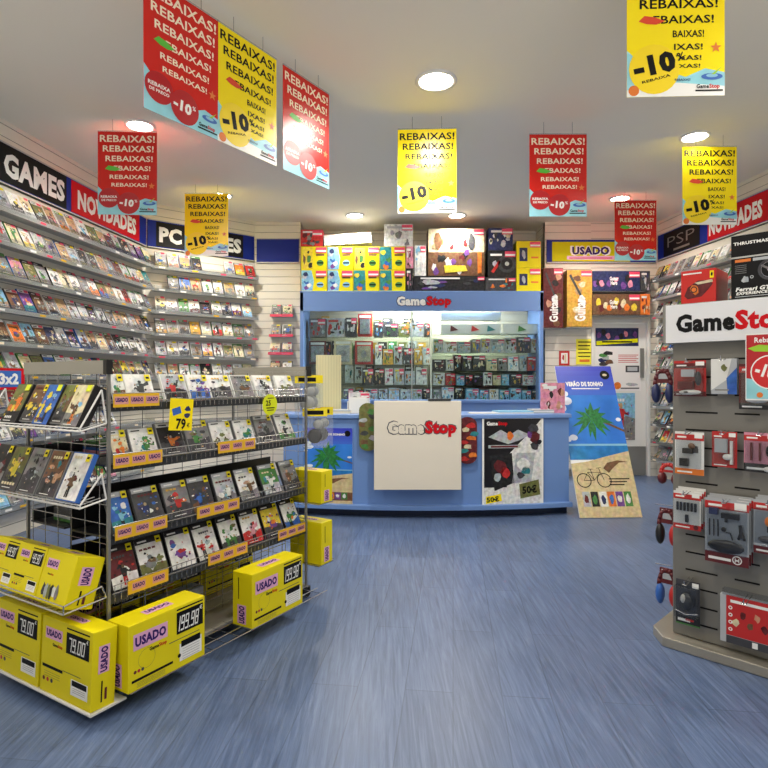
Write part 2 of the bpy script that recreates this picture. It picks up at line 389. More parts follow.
# ------------------------------------------------------------------ game cases
RCP = list(PAL)+['grey', 'charcoal', 'silver', 'white', 'tan', 'brown', 'black', 'olive', 'cream', 'charcoal', 'white', 'tan', 'grey']
def rc(r, ex=()): return r.choice(RCP)
def nm_(c): return {'lightblue': 'light blue', 'skin': 'peach'}.get(c, c)
def cover(mb, w, h, y, r, base, cols, band=None, cx=0, z0=0):
    mb.rect(cx-w/2, cx+w/2, z0, z0+h, y, pr(base))
    top = h
    if band:
        mb.rect(cx-w/2, cx+w/2, z0+h*.87, z0+h, y-.0004, flat(band)); mb.rect(cx-w*.4, cx-w*.05, z0+h*.91, z0+h*.95, y-.0007, M_w if band != 'white' else M_ink); top = h*.86
    # backdrop patches, then a standing figure, then small bits
    fx = cx+r.uniform(-.14, .14)*w; H_ = top
    hz = z0+H_*r.uniform(.25, .5)
    mb.poly([(cx-w/2, z0), (cx+w/2, z0), (cx+w/2, hz+r.uniform(-.1, .1)*H_), (cx+.1*w, hz+r.uniform(-.1, .1)*H_), (cx-.2*w, hz+r.uniform(-.1, .1)*H_), (cx-w/2, hz)], y-.0005, pr(r.choice([cols[1 % len(cols)], 'charcoal', 'grey', cols[-1], base])))
    for k in range(3): mb.blob(cx+r.uniform(-.28, .28)*w, z0+H_*r.uniform(.3, .8), w*r.uniform(.1, .2), H_*r.uniform(.06, .15), y-.0007-.0002*k, pr(cols[k % len(cols)]), r, r.randint(8, 13))
    ft = r.random()
    if ft < .7:
        for q in ([0] if ft < .45 else [-.2, .2]):
            sc = r.uniform(.8, 1.1)*(1 if ft < .45 else .75); bx = fx+q*w; c0, c1 = pr(cols[0]), pr(r.choice([cols[-1], 'charcoal', 'black']))
            sh = w*.15*sc; tz = z0+H_*.62*sc; bz = z0+H_*.28
            mb.poly([(bx-sh*.6, bz), (bx+sh*.6, bz), (bx+sh, tz-.02*H_), (bx+sh*.4, tz), (bx-sh*.4, tz), (bx-sh, tz-.02*H_)], y-.0014, c0)
            mb.poly([(bx-sh*.7, z0+H_*.04), (bx-sh*.15, z0+H_*.04), (bx, bz), (bx-sh*.6, bz+.02*H_)], y-.0015, c1); mb.poly([(bx+sh*.1, z0+H_*.04), (bx+sh*.8, z0+H_*.06), (bx+sh*.6, bz+.02*H_), (bx, bz)], y-.0015, c1)
            s1_ = r.choice([-1, 1]); mb.poly([(bx+s1_*sh*.7, tz-.03*H_), (bx+s1_*sh*2.1, tz+r.uniform(-.18, .12)*H_), (bx+s1_*sh*2.2, tz-.06*H_), (bx+s1_*sh*.8, tz-.12*H_)], y-.0016, c0)
            mb.disc(bx, tz+H_*.055*sc, w*.065*sc, y-.0017, pr(r.choice(['skin', 'tan', 'charcoal', 'brown'])), 9, H_*.06*sc)
    else:
        mb.blob(fx, z0+H_*.42, w*.3, H_*.17, y-.0014, pr(cols[0]), r, 14); mb.blob(fx+.05*w, z0+H_*.5, w*.2, H_*.1, y-.0016, pr(cols[-1]), r, 12)
    for k in range(20):
        c = r.choice(list(cols)+['black', 'white', 'tan', 'charcoal', base, base]); rx = w*r.uniform(.02, .08); rz = H_*r.uniform(.015, .05)
        mb.blob(cx+r.uniform(-.4, .4)*w, z0+H_*r.uniform(.12, .84), rx, rz, y-.0019-.00005*k, pr(c), r, r.randint(5, 8))
    tc = flat(r.choice(['white', 'cream', 'mustard', 'black', 'maroon', 'charcoal']))
    zt = z0+top*r.choice([.1, .82, .88]); tw = r.uniform(.24, .42)*w
    for j in range(r.randint(3, 5)):
        x0 = cx-tw+j*2*tw/5; mb.rect(x0, x0+2*tw/6.5, zt, zt+top*.06, y-.003, tc)
    mb.rect(cx-w*.3, cx+w*.2, z0+h*.03, z0+h*.045, y-.003, M_w)
CASEC = ['white', 'black', 'charcoal', 'silver', 'green', 'blue', 'white', 'silver', 'grey']
def wall_case(frame, s, n, z, r, label, group, w=.135, h=.19, tilt=.46, brightw=.3, tagm=True, name='game_case', cat='game case'):
    base = r.choice(['white', 'cream', 'grey', 'silver', 'white']) if r.random() < brightw else rc(r)
    cols = [rc(r) for _ in range(3)]
    mb = MB(); cc = r.choice(CASEC); t = .014
    mb.box(-w/2, w/2, -t, 0, 0, h, flat(cc))
    cover(mb, w*.94, h*.95, -t-.0003, r, base, cols, band=r.choice([None, 'black', 'white', 'green', 'silver', None]), z0=h*.025)
    if tagm and r.random() < .75: mb.rect(w*.05, w*.4, h*.86, h*.98, -t-.0045, M_tag if r.random() < .7 else M_yel)
    o = mb.build(name, None, frame.w(s, n, z), (-tilt+r.uniform(-.02, .02), 0, frame.th+r.uniform(-.04, .04)))
    tag(o, label % nm_(base), cat, group); return o
def wall_shelf(frame, s0, s1, z, label, depth=.15, lip=M_clear, back=True):
    t = empty('wall_shelf', frame.w((s0+s1)/2, 0, z), frame.th, label, 'shelf', 'wall shelves'); L = (s1-s0)/2
    mb = MB(); mb.box(-L, L, -depth, -.001, -.018, 0, M_lgrey); mb.box(-L, L, -depth-.004, -depth, -.03, .004, M_lgrey); mb.build('shelf_board', t)
    mb = MB(); mb.box(-L, L, -depth-.006, -depth-.004, -.028, .035, lip)
    x = -L+.05
    while x < L-.05: mb.rect(x, x+.07, -.022, -.004, -depth-.0065, random.choice([M_w, M_w, M_cream, M_tag, M_label])); x += random.uniform(.15, .7)
    mb.build('front_lip', t)
    return t
SH = [2.66, 2.395, 2.13, 1.865, 1.60, 1.335, 1.07, .81, .545, .28]
R = random.Random(3)
NS = ['topmost shelf', 'second shelf from the top', 'third shelf from the top', 'fourth shelf from the top', 'fifth shelf from the top', 'sixth shelf from the top',
      'seventh shelf from the top', 'fourth shelf from the floor', 'third shelf from the floor', 'second shelf from the floor']
NSH = ['top shelf']+['%s shelf down' % ORD[k] for k in range(1, 7)]+['fourth shelf up', 'third shelf up', 'second shelf up']
wall_s0 = FL.hit(-30, 380, .15)[0]
for i, z in enumerate(SH):
    wall_shelf(FL, wall_s0, -.064, z, 'long grey metal shelf of game cases on the left wall, %s' % NS[i].replace(' shelf', ''))
    n = 0; s = -.15
    lim = FL.hit(-12, 380, .12)[0]
    while s > lim:
        w = R.choice([.135, .135, .13, .14])
        pt = FL.w(s, .12, z); px = CX+F*pt.x/pt.y
        if i < 6 or px < 112:
            wall_case(FL, s, .132, z+.001, R, '%%s game case, left wall, %s, %s from the far corner' % (NSH[i], ORD[n]), 'game cases on the left wall', w=w, h=R.choice([.195, .205, .19, .21]))
        n += 1; s -= w+R.uniform(.004, .022)
for i, z in enumerate(SH[:8]):
    wall_shelf(FA, .064, 1.40, z-.01*i*.3, 'short grey metal shelf of game cases on the angled wall, %s' % NS[i].replace(' shelf', ''))
    n = 0; s = .15
    while s < 1.34:
        w = R.choice([.125, .13]); 
        if i < 6 and not (R.random() < .04):
            wall_case(FA, s, .132, z-.003*i+.001, R, '%%s game case, angled wall, %s, %s from the left end' % (NSH[i], ORD[n]), 'game cases on the angled wall', w=w, h=R.choice([.2, .19, .205]), brightw=.6)
        n += 1; s += w+R.uniform(.006, .02)
# small ledges on the back wall left of the cabinet
for i, (y1, x0, x1) in enumerate([(316, 270, 293), (336, 269, 293), (354, 268, 293), (373, 268, 293)]):
    a, z = FB.hit(x0, y1, .12); b, _ = FB.hit(x1, y1, .12)
    t = empty('wall_ledge', FB.w((a+b)/2, 0, z), 0, 'small ledge with pink lip on the back wall, %s from top' % ['first', 'second', 'third', 'lowest'][i], 'shelf', 'small ledges left of the cabinet')
    L = (b-a)/2
    mb = MB(); mb.box(-L, L, -.12, -.001, -.006, 0, M_lgrey); mb.build('ledge_board', t)
    mb = MB(); mb.box(-L, L, -.124, -.12, -.01, .025, M_tag); mb.build('front_lip', t)
    for k in range(2):
        wall_case(FB, (a+b)/2+(k-.5)*L*.98, .112, z+.001, R, '%%s game case, %s one on the %s small ledge left of cabinet' % (['left', 'right'][k], ['first', 'second', 'third', 'lowest'][i]), 'game cases on the small ledges', w=.13, h=.17, brightw=.8)
# right wall shelves
for i, z in enumerate([2.62, 2.37, 2.13, 1.89, 1.66, 1.42, 1.19, .96, .72, .49, .26]):
    nm = ['topmost', 'second from the top', 'third from the top', 'fourth from the top', 'fifth from the top', 'sixth from the top', 'fifth from the floor', 'fourth from the floor', 'third from the floor', 'second from the floor', 'lowest'][i]
    up = i < 3
    wall_shelf(FR, .1, 3.4 if up else 1.3, z, 'white shelf of clear game packs on the right wall, %s' % nm)
    s = .2; n = 0
    while s < (2.6 if up else .75):
        wall_case(FR, s, .132, z+.001, R, '%%s handheld game pack, right wall, %s shelf, %s from corner' % (nm, ORD[n]), 'handheld game packs on the right wall', w=.12, h=.19, brightw=.6, name='handheld_game_pack', cat='game pack')
        s += .155; n += 1

# ------------------------------------------------------------------ sale posters
def sale_poster(px_c, d, kind, label, rz=0, curl=.0, loc=None, seed=0):
    W, H = .475, .68; zt = 3.335
    if loc is None: loc = ((px_c-CX)/F*d, d, zt)
    zt = loc[2]
    t = empty('sale_poster', loc, rz, label, 'poster', 'hanging sale posters')
    mb = MB(); bg = M_red if kind == 'red' else M_py; ink = M_cream if kind == 'red' else M_ink
    r = random.Random(seed)
    th = .0012
    mb.box(-W/2, W/2, -th, th, -H, 0, bg)
    for side in (0, 1):
        mb.T = Matrix.Rotation(PI*side, 4, 'Z')
        y = -th-.0004
        wav = [(-W/2, -H), (W/2, -H), (W/2, -H*.83), (W*.3, -H*.80), (W*.1, -H*.86), (-W*.15, -H*.80), (-W*.35, -H*.76), (-W/2, -H*.66)]
        mb.poly(wav, y, M_beach)
        if kind == 'yellow': mb.poly([(-W/2, -H), (W/2, -H), (W/2, -H*.93), (0, -H*.90), (-W/2, -H*.95)], y-.0003, M_w)
        zs = [.065, .185, .305, .42, .525, .62, .70, .76] if kind == 'yellow' else [.065, .185, .305, .42, .525, .62]
        hs = [.085, .078, .07, .06, .052, .046, .036, .03]
        ws = [.93, .86, .8, .74, .66, .6, .5, .42]
        for k, zz in enumerate(zs):
            if kind == 'yellow' and k >= 4:
                mb.text('REBAIXAS!'[4:] if k > 4 else 'BAIXAS!', W*.13, -H*(zz+.02), H*hs[k], y-.0008, ink, W*.32*(1-.08*(k-4)), bold=.02)
            elif k == 3:
                mb.text('EBAIXAS!', W*.08, -H*(zz+.02), H*hs[k], y-.0008, ink, W*.62, bold=.02)
            else:
                mb.text('REBAIXAS!', W*.015*k if k < 4 else W*.03, -H*(zz+.02), H*hs[k], y-.0008, ink, W*ws[k], bold=.02)
        # lizard
        mb.poly([(-W*.38, -H*.45), (-W*.32, -H*.41), (-W*.22, -H*.42), (-W*.11, -H*.45), (-W*.2, -H*.475), (-W*.3, -H*.47)], y-.0011, flat('lizard' + kind, (90, 190, 60) if kind == 'red' else (220, 70, 40)))
        if kind == 'red':
            mb.disc(-W*.31, -H*.80, W*.18, y-.001, flat('deepred', (178, 22, 30)), 24, W*.17)
            mb.text('REBAIXA', -W*.31, -H*.785, H*.03, y-.0015, M_w, W*.28, bold=.03); mb.text('DE PREÇO', -W*.31, -H*.83, H*.03, y-.0015, M_w, W*.25, bold=.03)
            mb.disc(.01, -H*.86, W*.19, y-.0018, flat('deepred', (178, 22, 30)))
            mb.text('-10', -W*.01, -H*.855, H*.09, y-.0022, M_w, W*.24, bold=.05, rot=-.12); mb.text('%', W*.145, -H*.835, H*.035, y-.0022, M_w, bold=.02)
        else:
            mb.disc(-W*.22, -H*.80, W*.26, y-.001, flat('circle_yellow', (245, 215, 20)))
            mb.text('-10', -W*.22, -H*.765, H*.155, y-.0016, M_ink, W*.44, bold=.06, rot=.2); mb.text('%', W*.05, -H*.71, H*.06, y-.0016, M_ink, bold=.02, rot=.2)
            mb.text('REBAIXA', -W*.2, -H*.87, H*.02, y-.0016, M_ink, W*.3, bold=.02, rot=.25)
            mb.text('REBAIXAS!', W*.07, -H*.88, H*.018, y-.0016, flat('navy'), W*.16, bold=.02)
            mb.disc(-W*.43, -H*.955, W*.055, y-.0016, flat('orange'))
        star = []
        for k in range(10):
            rr = W*(.06 if k % 2 == 0 else .025); a = PI/2+PI*k/5; star.append((W*.41+rr*math.cos(a), -H*.65+rr*math.sin(a)))
        mb.poly(star, y-.001, flat('orange'))
        mb.disc(W*.37, -H*.86, W*.11, y-.001, flat('blue'), 16, W*.035); mb.disc(W*.37, -H*.853, W*.06, y-.0013, flat('lightblue'), 16, W*.02)
        mb.poly([(W*.36, -H*.845), (W*.47, -H*.79), (W*.40, -H*.845)], y-.0014, flat('lime', (150, 200, 40)))
        mb.logo(W*.33, -H*.93, W*.24, y-.0014, M_ink, M_logo_red, bold=.01); mb.rect(W*.2, W*.48, -H*.967, -H*.955, y-.0014, M_ink)
    mb.T = Matrix()
    if curl:
        for i, v in enumerate(mb.v):
            mb.v[i] = (v[0], v[1]+curl*((-v[2]/H)**2), v[2])
    mb.build('printed_sheet', t)
    mb = MB(); mb.box(-W/2, W/2, -.004, .004, -.004, .008, M_clear); mb.build('hanger_rail', t)
    for s in (-1, 1):
        mb = MB(); mb.bar((s*W*.25, 0, .006), (s*W*.25, 0, CEIL-zt-.001), .0012, M_ink, 5); mb.build('hanging_wire', t)
row = math.atan2(.89, .585)
def rowpt(k): # k in metres along the row from the first poster's near edge
    return (-1.21+.549*k, 2.88+.836*k)
for i, (k, c, lb) in enumerate([(.238, 'red', 'large red sale poster nearest the camera in the diagonal row at upper left'), (.71, 'yellow', 'yellow sale poster between the two red ones in the diagonal row'), (1.245, 'red', 'red sale poster at the far end of the diagonal row at upper left')]):
    x, y = rowpt(k); sale_poster(0, 0, c, lb, math.radians(56.7), loc=(x, y, 3.35))
sale_poster(127.5, 4.7, 'red', 'red sale poster hanging in front of the left NOVIDADES sign', .05)
sale_poster(206.5, 6.26, 'yellow', 'small far yellow sale poster hanging in front of the angled wall sign')
sale_poster(427, 4.65, 'yellow', 'yellow sale poster hanging in the middle beneath the big downlight', -.05)
sale_poster(558, 4.75, 'red', 'red sale poster hanging above the right end of the cabinet')
sale_poster(635.5, 6.5, 'red', 'farthest small red sale poster hanging in front of the yellow wall sign')
sale_poster(709.5, 5.0, 'yellow', 'yellow sale poster hanging in front of the right wall signs')
sale_poster(675.5, 2.84, 'yellow', 'nearest yellow sale poster cut off by the top of the picture', -.04, loc=((675.5-CX)/F*2.84, 2.84, 3.385))

# ------------------------------------------------------------------ cabinet in the alcove
CY0 = 7.5
def cab(px, py, d=CY0): return (px-CX)/F*d, CAMZ+(CY-py)/F*d
x0, zt = cab(300, 291); x1, zb = cab(543.5, 311); _, zo = cab(0, 400)
xc = (x0+x1)/2; hw = (x1-x0)/2
cabinet = empty('display_cabinet', (xc, CY0, 0), 0, 'wide blue glass-fronted display cabinet behind the service counter', 'cabinet')
mb = MB()
mb.box(-hw, hw, 0, .65, zt-.02, zt, M_blue); mb.box(-hw, hw, 0, .02, zb, zt-.02, M_blue)
mb.box(-hw, -hw+.045, 0, .65, 0, zt-.02, M_blue); mb.box(hw-.045, hw, 0, .65, 0, zt-.02, M_blue)
mb.box(-hw+.045, hw-.045, 0, .65, zo-.04, zo, M_blue); mb.box(-hw+.045, hw-.045, .02, .04, 0, zo-.04, M_blue)
mb.build('carcass', cabinet, bevel=.003)
mb = MB(); p = .1; z = zo
while z < zt-.03:
    mb.box(-hw+.05, hw-.05, .63, .645, z, min(z+.094, zt-.03), mat('cabinet_slats', (176, 170, 150), .5)); z += .1
mb.box(-hw+.05, hw-.05, .64, .648, zo, zt-.03, M_groove); mb.build('back_panel', cabinet)
mb = MB(); mb.logo(((424-CX)/F*CY0)-xc, (zt+zb)/2, .72, -.001, M_w, M_logo_red, flat('slate', (70, 80, 110)), bold=.03, h=.12); mb.build('lettering', cabinet)
mid = (412-CX)/F*CY0-xc
mb = MB(); mb.box(-hw+.05, mid+.02, .03, .036, zo+.001, zb-.001, M_glass); mb.build('glass_door', cabinet)
mb = MB(); mb.box(mid-.02, hw-.05, .045, .051, zo+.001, zb-.001, M_glass); mb.build('glass_door', cabinet)
mb = MB(); mb.box(mid-.006, mid+.006, .025, .03, zo+.001, zb, M_lgrey); mb.build('door_rail', cabinet)
ID = 7.72
def inx(px, d=ID): return (px-CX)/F*d
cshelves = [(306, 431, 337, 'a'), (431, 541, 334, 'b'), (306, 431, 365, 'a'), (431, 541, 353, 'b'), (431, 541, 371, 'b'), (431, 541, 385.5, 'b'), (360, 431, 385, 'a')]
for a, b, py, k in cshelves:
    z = CAMZ+(CY-py)/F*ID
    mb = MB(); mb.box(max(inx(a)-xc, -hw+.05), min(inx(b)-xc, hw-.05), ID-CY0-.04, .625, z-.008, z, M_glass); mb.build('shelf', cabinet)
mb = MB(); mb.box(inx(431)-xc-.008, inx(431)-xc+.008, .16, .63, zo, zb, M_wall); mb.build('divider', cabinet)
for px, pw in ((398, 36), (463, 46)):
    xx = inx(px); t = MB(); t.box(-.10, .10, -.03, .03, -.02, 0, emis('cabinet_lamp_glow', (255, 246, 225), 18)); t.build('cabinet_lamp', cabinet, (xx-xc, .2, zt-.022))
    ld = bpy.data.lights.new('cabinet_light', 'AREA'); ld.energy = pw; ld.shape = 'RECTANGLE'; ld.size = .6; ld.size_y = .06; ld.color = (1, .95, .85)
    lo = bpy.data.objects.new('cabinet_light', ld); COL.objects.link(lo); lo.location = (xx, CY0+.15, zt-.05)

def art_box(x, y, z, w, h, dp, base, cols, label, group, name='product_box', cat='box', seed=1, side=None, rz=0, ry=0, tagon=True, extra=None, text=None, pricetag=True):
    r = random.Random(seed)
    bm_ = M_yel if base == 'yellow' else pr(base)
    mb = MB(); mb.box(-w/2, w/2, 0, dp, 0, h, bm_)
    mb.rect(-w/2+.002, w/2-.002, .002, h-.002, -.0006, bm_)
    n = 6
    if extra: extra(mb, w, h)
    else:
        for k in range(n+6):
            rx, rz_ = w*r.uniform(.04, .16), h*r.uniform(.06, .22)
            mb.blob(r.uniform(-1, 1)*(w/2-rx), rz_+r.random()*(h-2*rz_), rx, rz_, -.001-.0002*k, pr(cols[k % len(cols)]), r)
        mb.rect(-w*.4, w*.15, h*.8, h*.9, -.0038, flat(cols[0] if base in ('white', 'cream', 'silver') else 'white'))
        if text: mb.text(text[0], text[1]*w, text[2]*h, text[3]*h, -.0035, text[4], bold=.04, w=text[5]*w if len(text) > 5 else None)
    o = mb.build(name, None, (x, y, z), (0, ry, rz)); tag(o, label, cat, group)
    if pricetag and tagon:
        m2 = MB(); bg_ = h > .22; tw = min(.14 if bg_ else .09, w*.45); th_ = .075 if bg_ else .045; m2.rect(w/2-tw-.005, w/2-.005, h-.01-th_, h-.01, -.0045, M_tag); m2.rect(w/2-tw, w/2-.01, h-.01-th_*.8, h-.01-th_*.5, -.005, M_w); m2.build('price_tag', o)
    return o
def yellow_art(kind):
    def f(mb, w, h):
        if kind == 'fig':
            mb.poly([(-w*.45, h*.05), (-w*.05, h*.05), (-w*.05, h*.95), (-w*.45, h*.95)], -.001, pr('yellow'))
            r = random.Random(5)
            mb.blob(-w*.22, h*.75, w*.05, h*.08, -.0014, pr('black'), r); mb.blob(-w*.2, h*.5, w*.12, h*.2, -.0013, pr('green'), r); mb.blob(-w*.15, h*.2, w*.12, h*.16, -.0012, pr('black'), r); mb.blob(-w*.38, h*.45, w*.08, h*.25, -.0012, pr('brown'), r)
        elif kind == 'cool':
            r = random.Random(9)
            mb.poly([(-w*.49, h*.02), (-w*.06, h*.02), (0, h*.5), (-w*.1, h*.98), (-w*.49, h*.98)], -.001, pr('lightblue'))
            for k in range(6): mb.blob(-w*.28+r.uniform(-.1, .1)*w, h*(.15+.13*k), w*.13, h*.13, -.0013-.0002*k, pr(['purple', 'white', 'blue', 'lightblue', 'silver', 'navy'][k]), r)
        else:
            r = random.Random(11)
            mb.poly([(-w*.49, h*.02), (-w*.02, h*.02), (-w*.05, h*.98), (-w*.49, h*.98)], -.001, pr('teal'))
            for k in range(5): mb.blob(-w*.25+r.uniform(-.15, .15)*w, h*(.15+.15*k), w*.14, h*.14, -.0013-.0002*k, pr(['orange', 'blue', 'green', 'teal', 'yellow'][k]), r)
        mb.rect(w*.08, w*.4, h*.6, h*.68, -.0014, flat('brown')); mb.disc(w*.24, h*.3, w*.14, -.0014, flat('lightblue') if kind == 'cool' else flat('green'), 16, h*.13); mb.rect(w*.12, w*.36, h*.27, h*.33, -.0018, M_ink)
    return f
def top_box(a, b, y0, y1, base, cols, label, seed, dp=.2, dd=.04, **kw):
    d = CY0+dd; xa, z1_ = cab(a, y0, d); xb, z0_ = cab(b, y1, d)
    z0_ = max(z0_, zt+.001) if y1 >= 290 else z0_
    return art_box((xa+xb)/2, d, z0_, xb-xa-.004, z1_-z0_-.001, dp, base, cols, label, 'boxes stacked on the cabinet top', seed=seed, **kw)
yk = ['cool', 'cool', 'mix', 'mix']; yk2 = ['fig', 'cool', 'fig', 'mix']
for k, (a, b) in enumerate([(301, 327), (327.3, 353), (353.3, 379.3), (379.6, 405.5)]):
    top_box(a, b, 270, 291, 'yellow', [], 'yellow toy box, %s picture, bottom row on cabinet top, %s from left' % ({'cool': 'blue-grey', 'mix': 'multicoloured', 'fig': 'green figure'}[yk[k]], ORD[k]), k, extra=yellow_art(yk[k]))
    top_box(a, b, 246.5, 269.9, 'yellow', [], 'yellow toy box, %s picture, upper row on cabinet top, %s from left' % ({'cool': 'blue-grey', 'mix': 'multicoloured', 'fig': 'green figure'}[yk2[k]], ORD[k]), k, extra=yellow_art(yk2[k]))
top_box(300.5, 323, 229.5, 246.3, 'red', ['maroon', 'charcoal', 'grey'], 'small red box at the top left of the cabinet pile', 3)
o = top_box(324, 372, 236, 246.3, 'white', ['white', 'silver'], 'long white box lying tilted on the yellow boxes', 4, ry=-.07, tagon=False)
o.location.z += .03
top_box(384, 413, 224, 246.3, 'white', ['silver', 'white', 'grey'], 'white and silver box standing on the yellow boxes', 5)
top_box(406, 412.8, 268.5, 291, 'black', ['charcoal', 'pink', 'grey'], 'narrow black box at the bottom beside the yellow boxes', 6, tagon=False)
top_box(406, 413.5, 246.5, 268.3, 'pink', ['white', 'black', 'maroon'], 'narrow pink and black box on top of the narrow black box', 7, tagon=False)
top_box(413.2, 485, 276, 291, 'black', ['purple', 'charcoal', 'silver', 'navy'], 'long black instrument box under the large illustrated box', 8)
top_box(414.5, 426, 245.5, 275.8, 'white', ['lightblue', 'silver', 'white'], 'upright white and blue box left of the large illustrated box', 9)
def drum(mb, w, h):
    r = random.Random(21)
    mb.rect(-w*.5+.004, w*.5-.004, h*.5, h-.004, -.0009, pr('cream'))
    for k in range(16): mb.blob(r.uniform(-.44, .44)*w, h*r.uniform(.08, .5), w*.06, h*.1, -.001-.0002*k, pr(r.choice(['brown', 'maroon', 'white', 'purple', 'orange', 'black'])), r)
    for k in range(10): mb.blob(r.uniform(-.44, .44)*w, h*r.uniform(.55, .92), w*.05, h*.08, -.0042-.00002*k, pr(r.choice(['brown', 'tan', 'orange', 'white', 'maroon'])), r)
    mb.blob(-w*.33, h*.72, w*.09, h*.22, -.0045, pr('brown'), r); mb.blob(w*.27, h*.7, w*.08, h*.25, -.0045, pr('charcoal'), r); mb.blob(-w*.0, h*.78, w*.2, h*.15, -.0045, pr('white'), r)
    mb.poly([(-w*.22, h*.22), (w*.16, h*.22), (w*.2, h*.1), (-w*.2, h*.06)], -.0046, pr('yellow')); mb.text('BAND', 0, h*.15, h*.08, -.005, M_ink, w*.2, bold=.04) if False else None
    mb.rect(w*.38, w*.45, h*.05, h*.5, -.0046, pr('orange'))
top_box(428, 484.5, 228.5, 275.8, 'brown', [], 'large illustrated instrument set box in the middle of the cabinet top', 10, extra=drum, dp=.3)
top_box(485.3, 516, 277.3, 291, 'charcoal', ['teal', 'orange', 'maroon'], 'flat dark box with orange patch under the steering wheel box', 11)
def wheel_art(mb, w, h):
    mb.ring(w*.18, h*.5, h*.22, h*.34, -.0014, pr('charcoal')); mb.disc(w*.18, h*.5, h*.08, -.0014, pr('silver'))
    mb.poly([(-w*.4, h*.2), (-w*.1, h*.65), (-w*.05, h*.55), (-w*.3, h*.15)], -.0014, pr('red')); mb.rect(-w*.42, w*.0, h*.8, h*.88, -.0014, M_w)
    mb.blob(-w*.25, h*.5, w*.12, h*.15, -.0012, pr('silver'), random.Random(2))
top_box(488, 516, 250.5, 277, 'black', [], 'black steering wheel box on the cabinet top', 12, extra=wheel_art)
top_box(488.5, 513, 228, 250.3, 'navy', ['white', 'cream', 'charcoal', 'silver'], 'dark box with white picture on top of the steering wheel box', 13)
def ybook(mb, w, h):
    mb.rect(-w*.38, -w*.05, h*.25, h*.75, -.001, pr('navy')); mb.blob(-w*.2, h*.5, w*.1, h*.2, -.0014, pr('silver'), random.Random(4)); mb.rect(w*.1, w*.4, h*.35, h*.42, -.0012, flat('orange'))
top_box(516.3, 541, 268, 291, 'yellow', [], 'lower yellow box at the right end of the cabinet top', 14, extra=ybook)
top_box(516.3, 541, 241, 267.8, 'yellow', [], 'upper yellow box at the right end of the cabinet top', 15, extra=ybook)

# contents of the cabinet
R = random.Random(12)
def cab_row(a, b, pybot, hts, wid, pal, where, gap=.6, dd=0, names=('product_box', 'box')):
    d = ID+dd; px = a; k = 0
    z = CAMZ+(CY-pybot)/F*ID+.001
    while px < b-4:
        w = R.uniform(*wid); h = R.uniform(*hts)
        if px+w > b: w = b-px
        if w < 4: break
        wm = w/F*d; hm = h/F*d
        base = R.choice(pal); cols = [rc(R) for _ in range(3)]
        art_box((px+w/2-CX)/F*d, d, z, wm-.006, hm, R.uniform(.06, .2), base, cols, '%s packaged product %s, %s from left' % (base.replace('skin', 'tan').replace('lightblue', 'light blue'), where, ORD[k]), 'products in the glass cabinet', seed=R.randint(0, 9999), tagon=h > 9 and R.random() < .8)
        px += w+gap; k += 1
CP = ['white', 'silver', 'charcoal', 'grey', 'cream', 'black', 'white', 'lightblue', 'red', 'silver']
def cab_pack(px0, px1, py0, py1, c1, c2, label, dd=.0):
    d = ID+dd; xa_, xb_ = (px0-CX)/F*d, (px1-CX)/F*d; za_, zb_ = CAMZ+(CY-py1)/F*d, CAMZ+(CY-py0)/F*d; w, h = xb_-xa_, zb_-za_
    t = empty('blister_pack', ((xa_+xb_)/2, d, za_), 0, label, 'accessory pack', 'large blister packs in the cabinet')
    mb = MB(); mb.box(-w/2, w/2, 0, .01, 0, h, flat(c1)); mb.box(-w*.36, w*.36, -.02, 0, h*.12, h*.78, pr(c2)); mb.blob(0, h*.45, w*.22, h*.2, -.021, pr('silver'), random.Random(int(px0))); mb.rect(-w*.4, w*.4, h*.84, h*.94, -.001, M_w); mb.build('backing_card', t, bevel=.003)
    mb = MB(); mb.box(-w*.4, w*.4, -.035, -.021, h*.08, h*.8, M_clear); mb.build('blister', t)
cab_row(309, 357, 336.8, (15, 20), (15, 19), ['charcoal', 'silver', 'grey', 'navy'], 'on the upper left cabinet shelf')
cab_pack(358, 372, 314, 336.6, 'red', 'silver', 'large red blister pack on the upper left cabinet shelf')
cab_row(374, 430, 336.8, (11, 15), (9, 14), ['mustard', 'grey', 'silver', 'olive', 'charcoal'], 'on the upper cabinet shelf beside the red pack')
cab_pack(309, 326, 341, 364.4, 'maroon', 'silver', 'dark red blister pack on the second left cabinet shelf', .02)
cab_pack(334, 352, 340, 364.4, 'cream', 'white', 'cream blister pack on the second left cabinet shelf', .02)
cab_pack(355, 373, 341, 364.4, 'red', 'cream', 'red and white blister pack on the second left cabinet shelf', .02)
cab_row(375, 430, 364.6, (15, 22), (7, 12), ['white', 'olive', 'mustard', 'silver', 'charcoal', 'grey'], 'on the second cabinet shelf left of the divider')
cab_row(362, 430, 384.8, (12, 17), (8, 12), ['grey', 'charcoal', 'silver', 'white', 'olive', 'black', 'mustard'], 'on the third left cabinet shelf')
cab_row(343, 430, 400.5, (9, 13), (9, 15), ['black', 'charcoal', 'white', 'silver', 'grey'], 'on the cabinet floor at left')
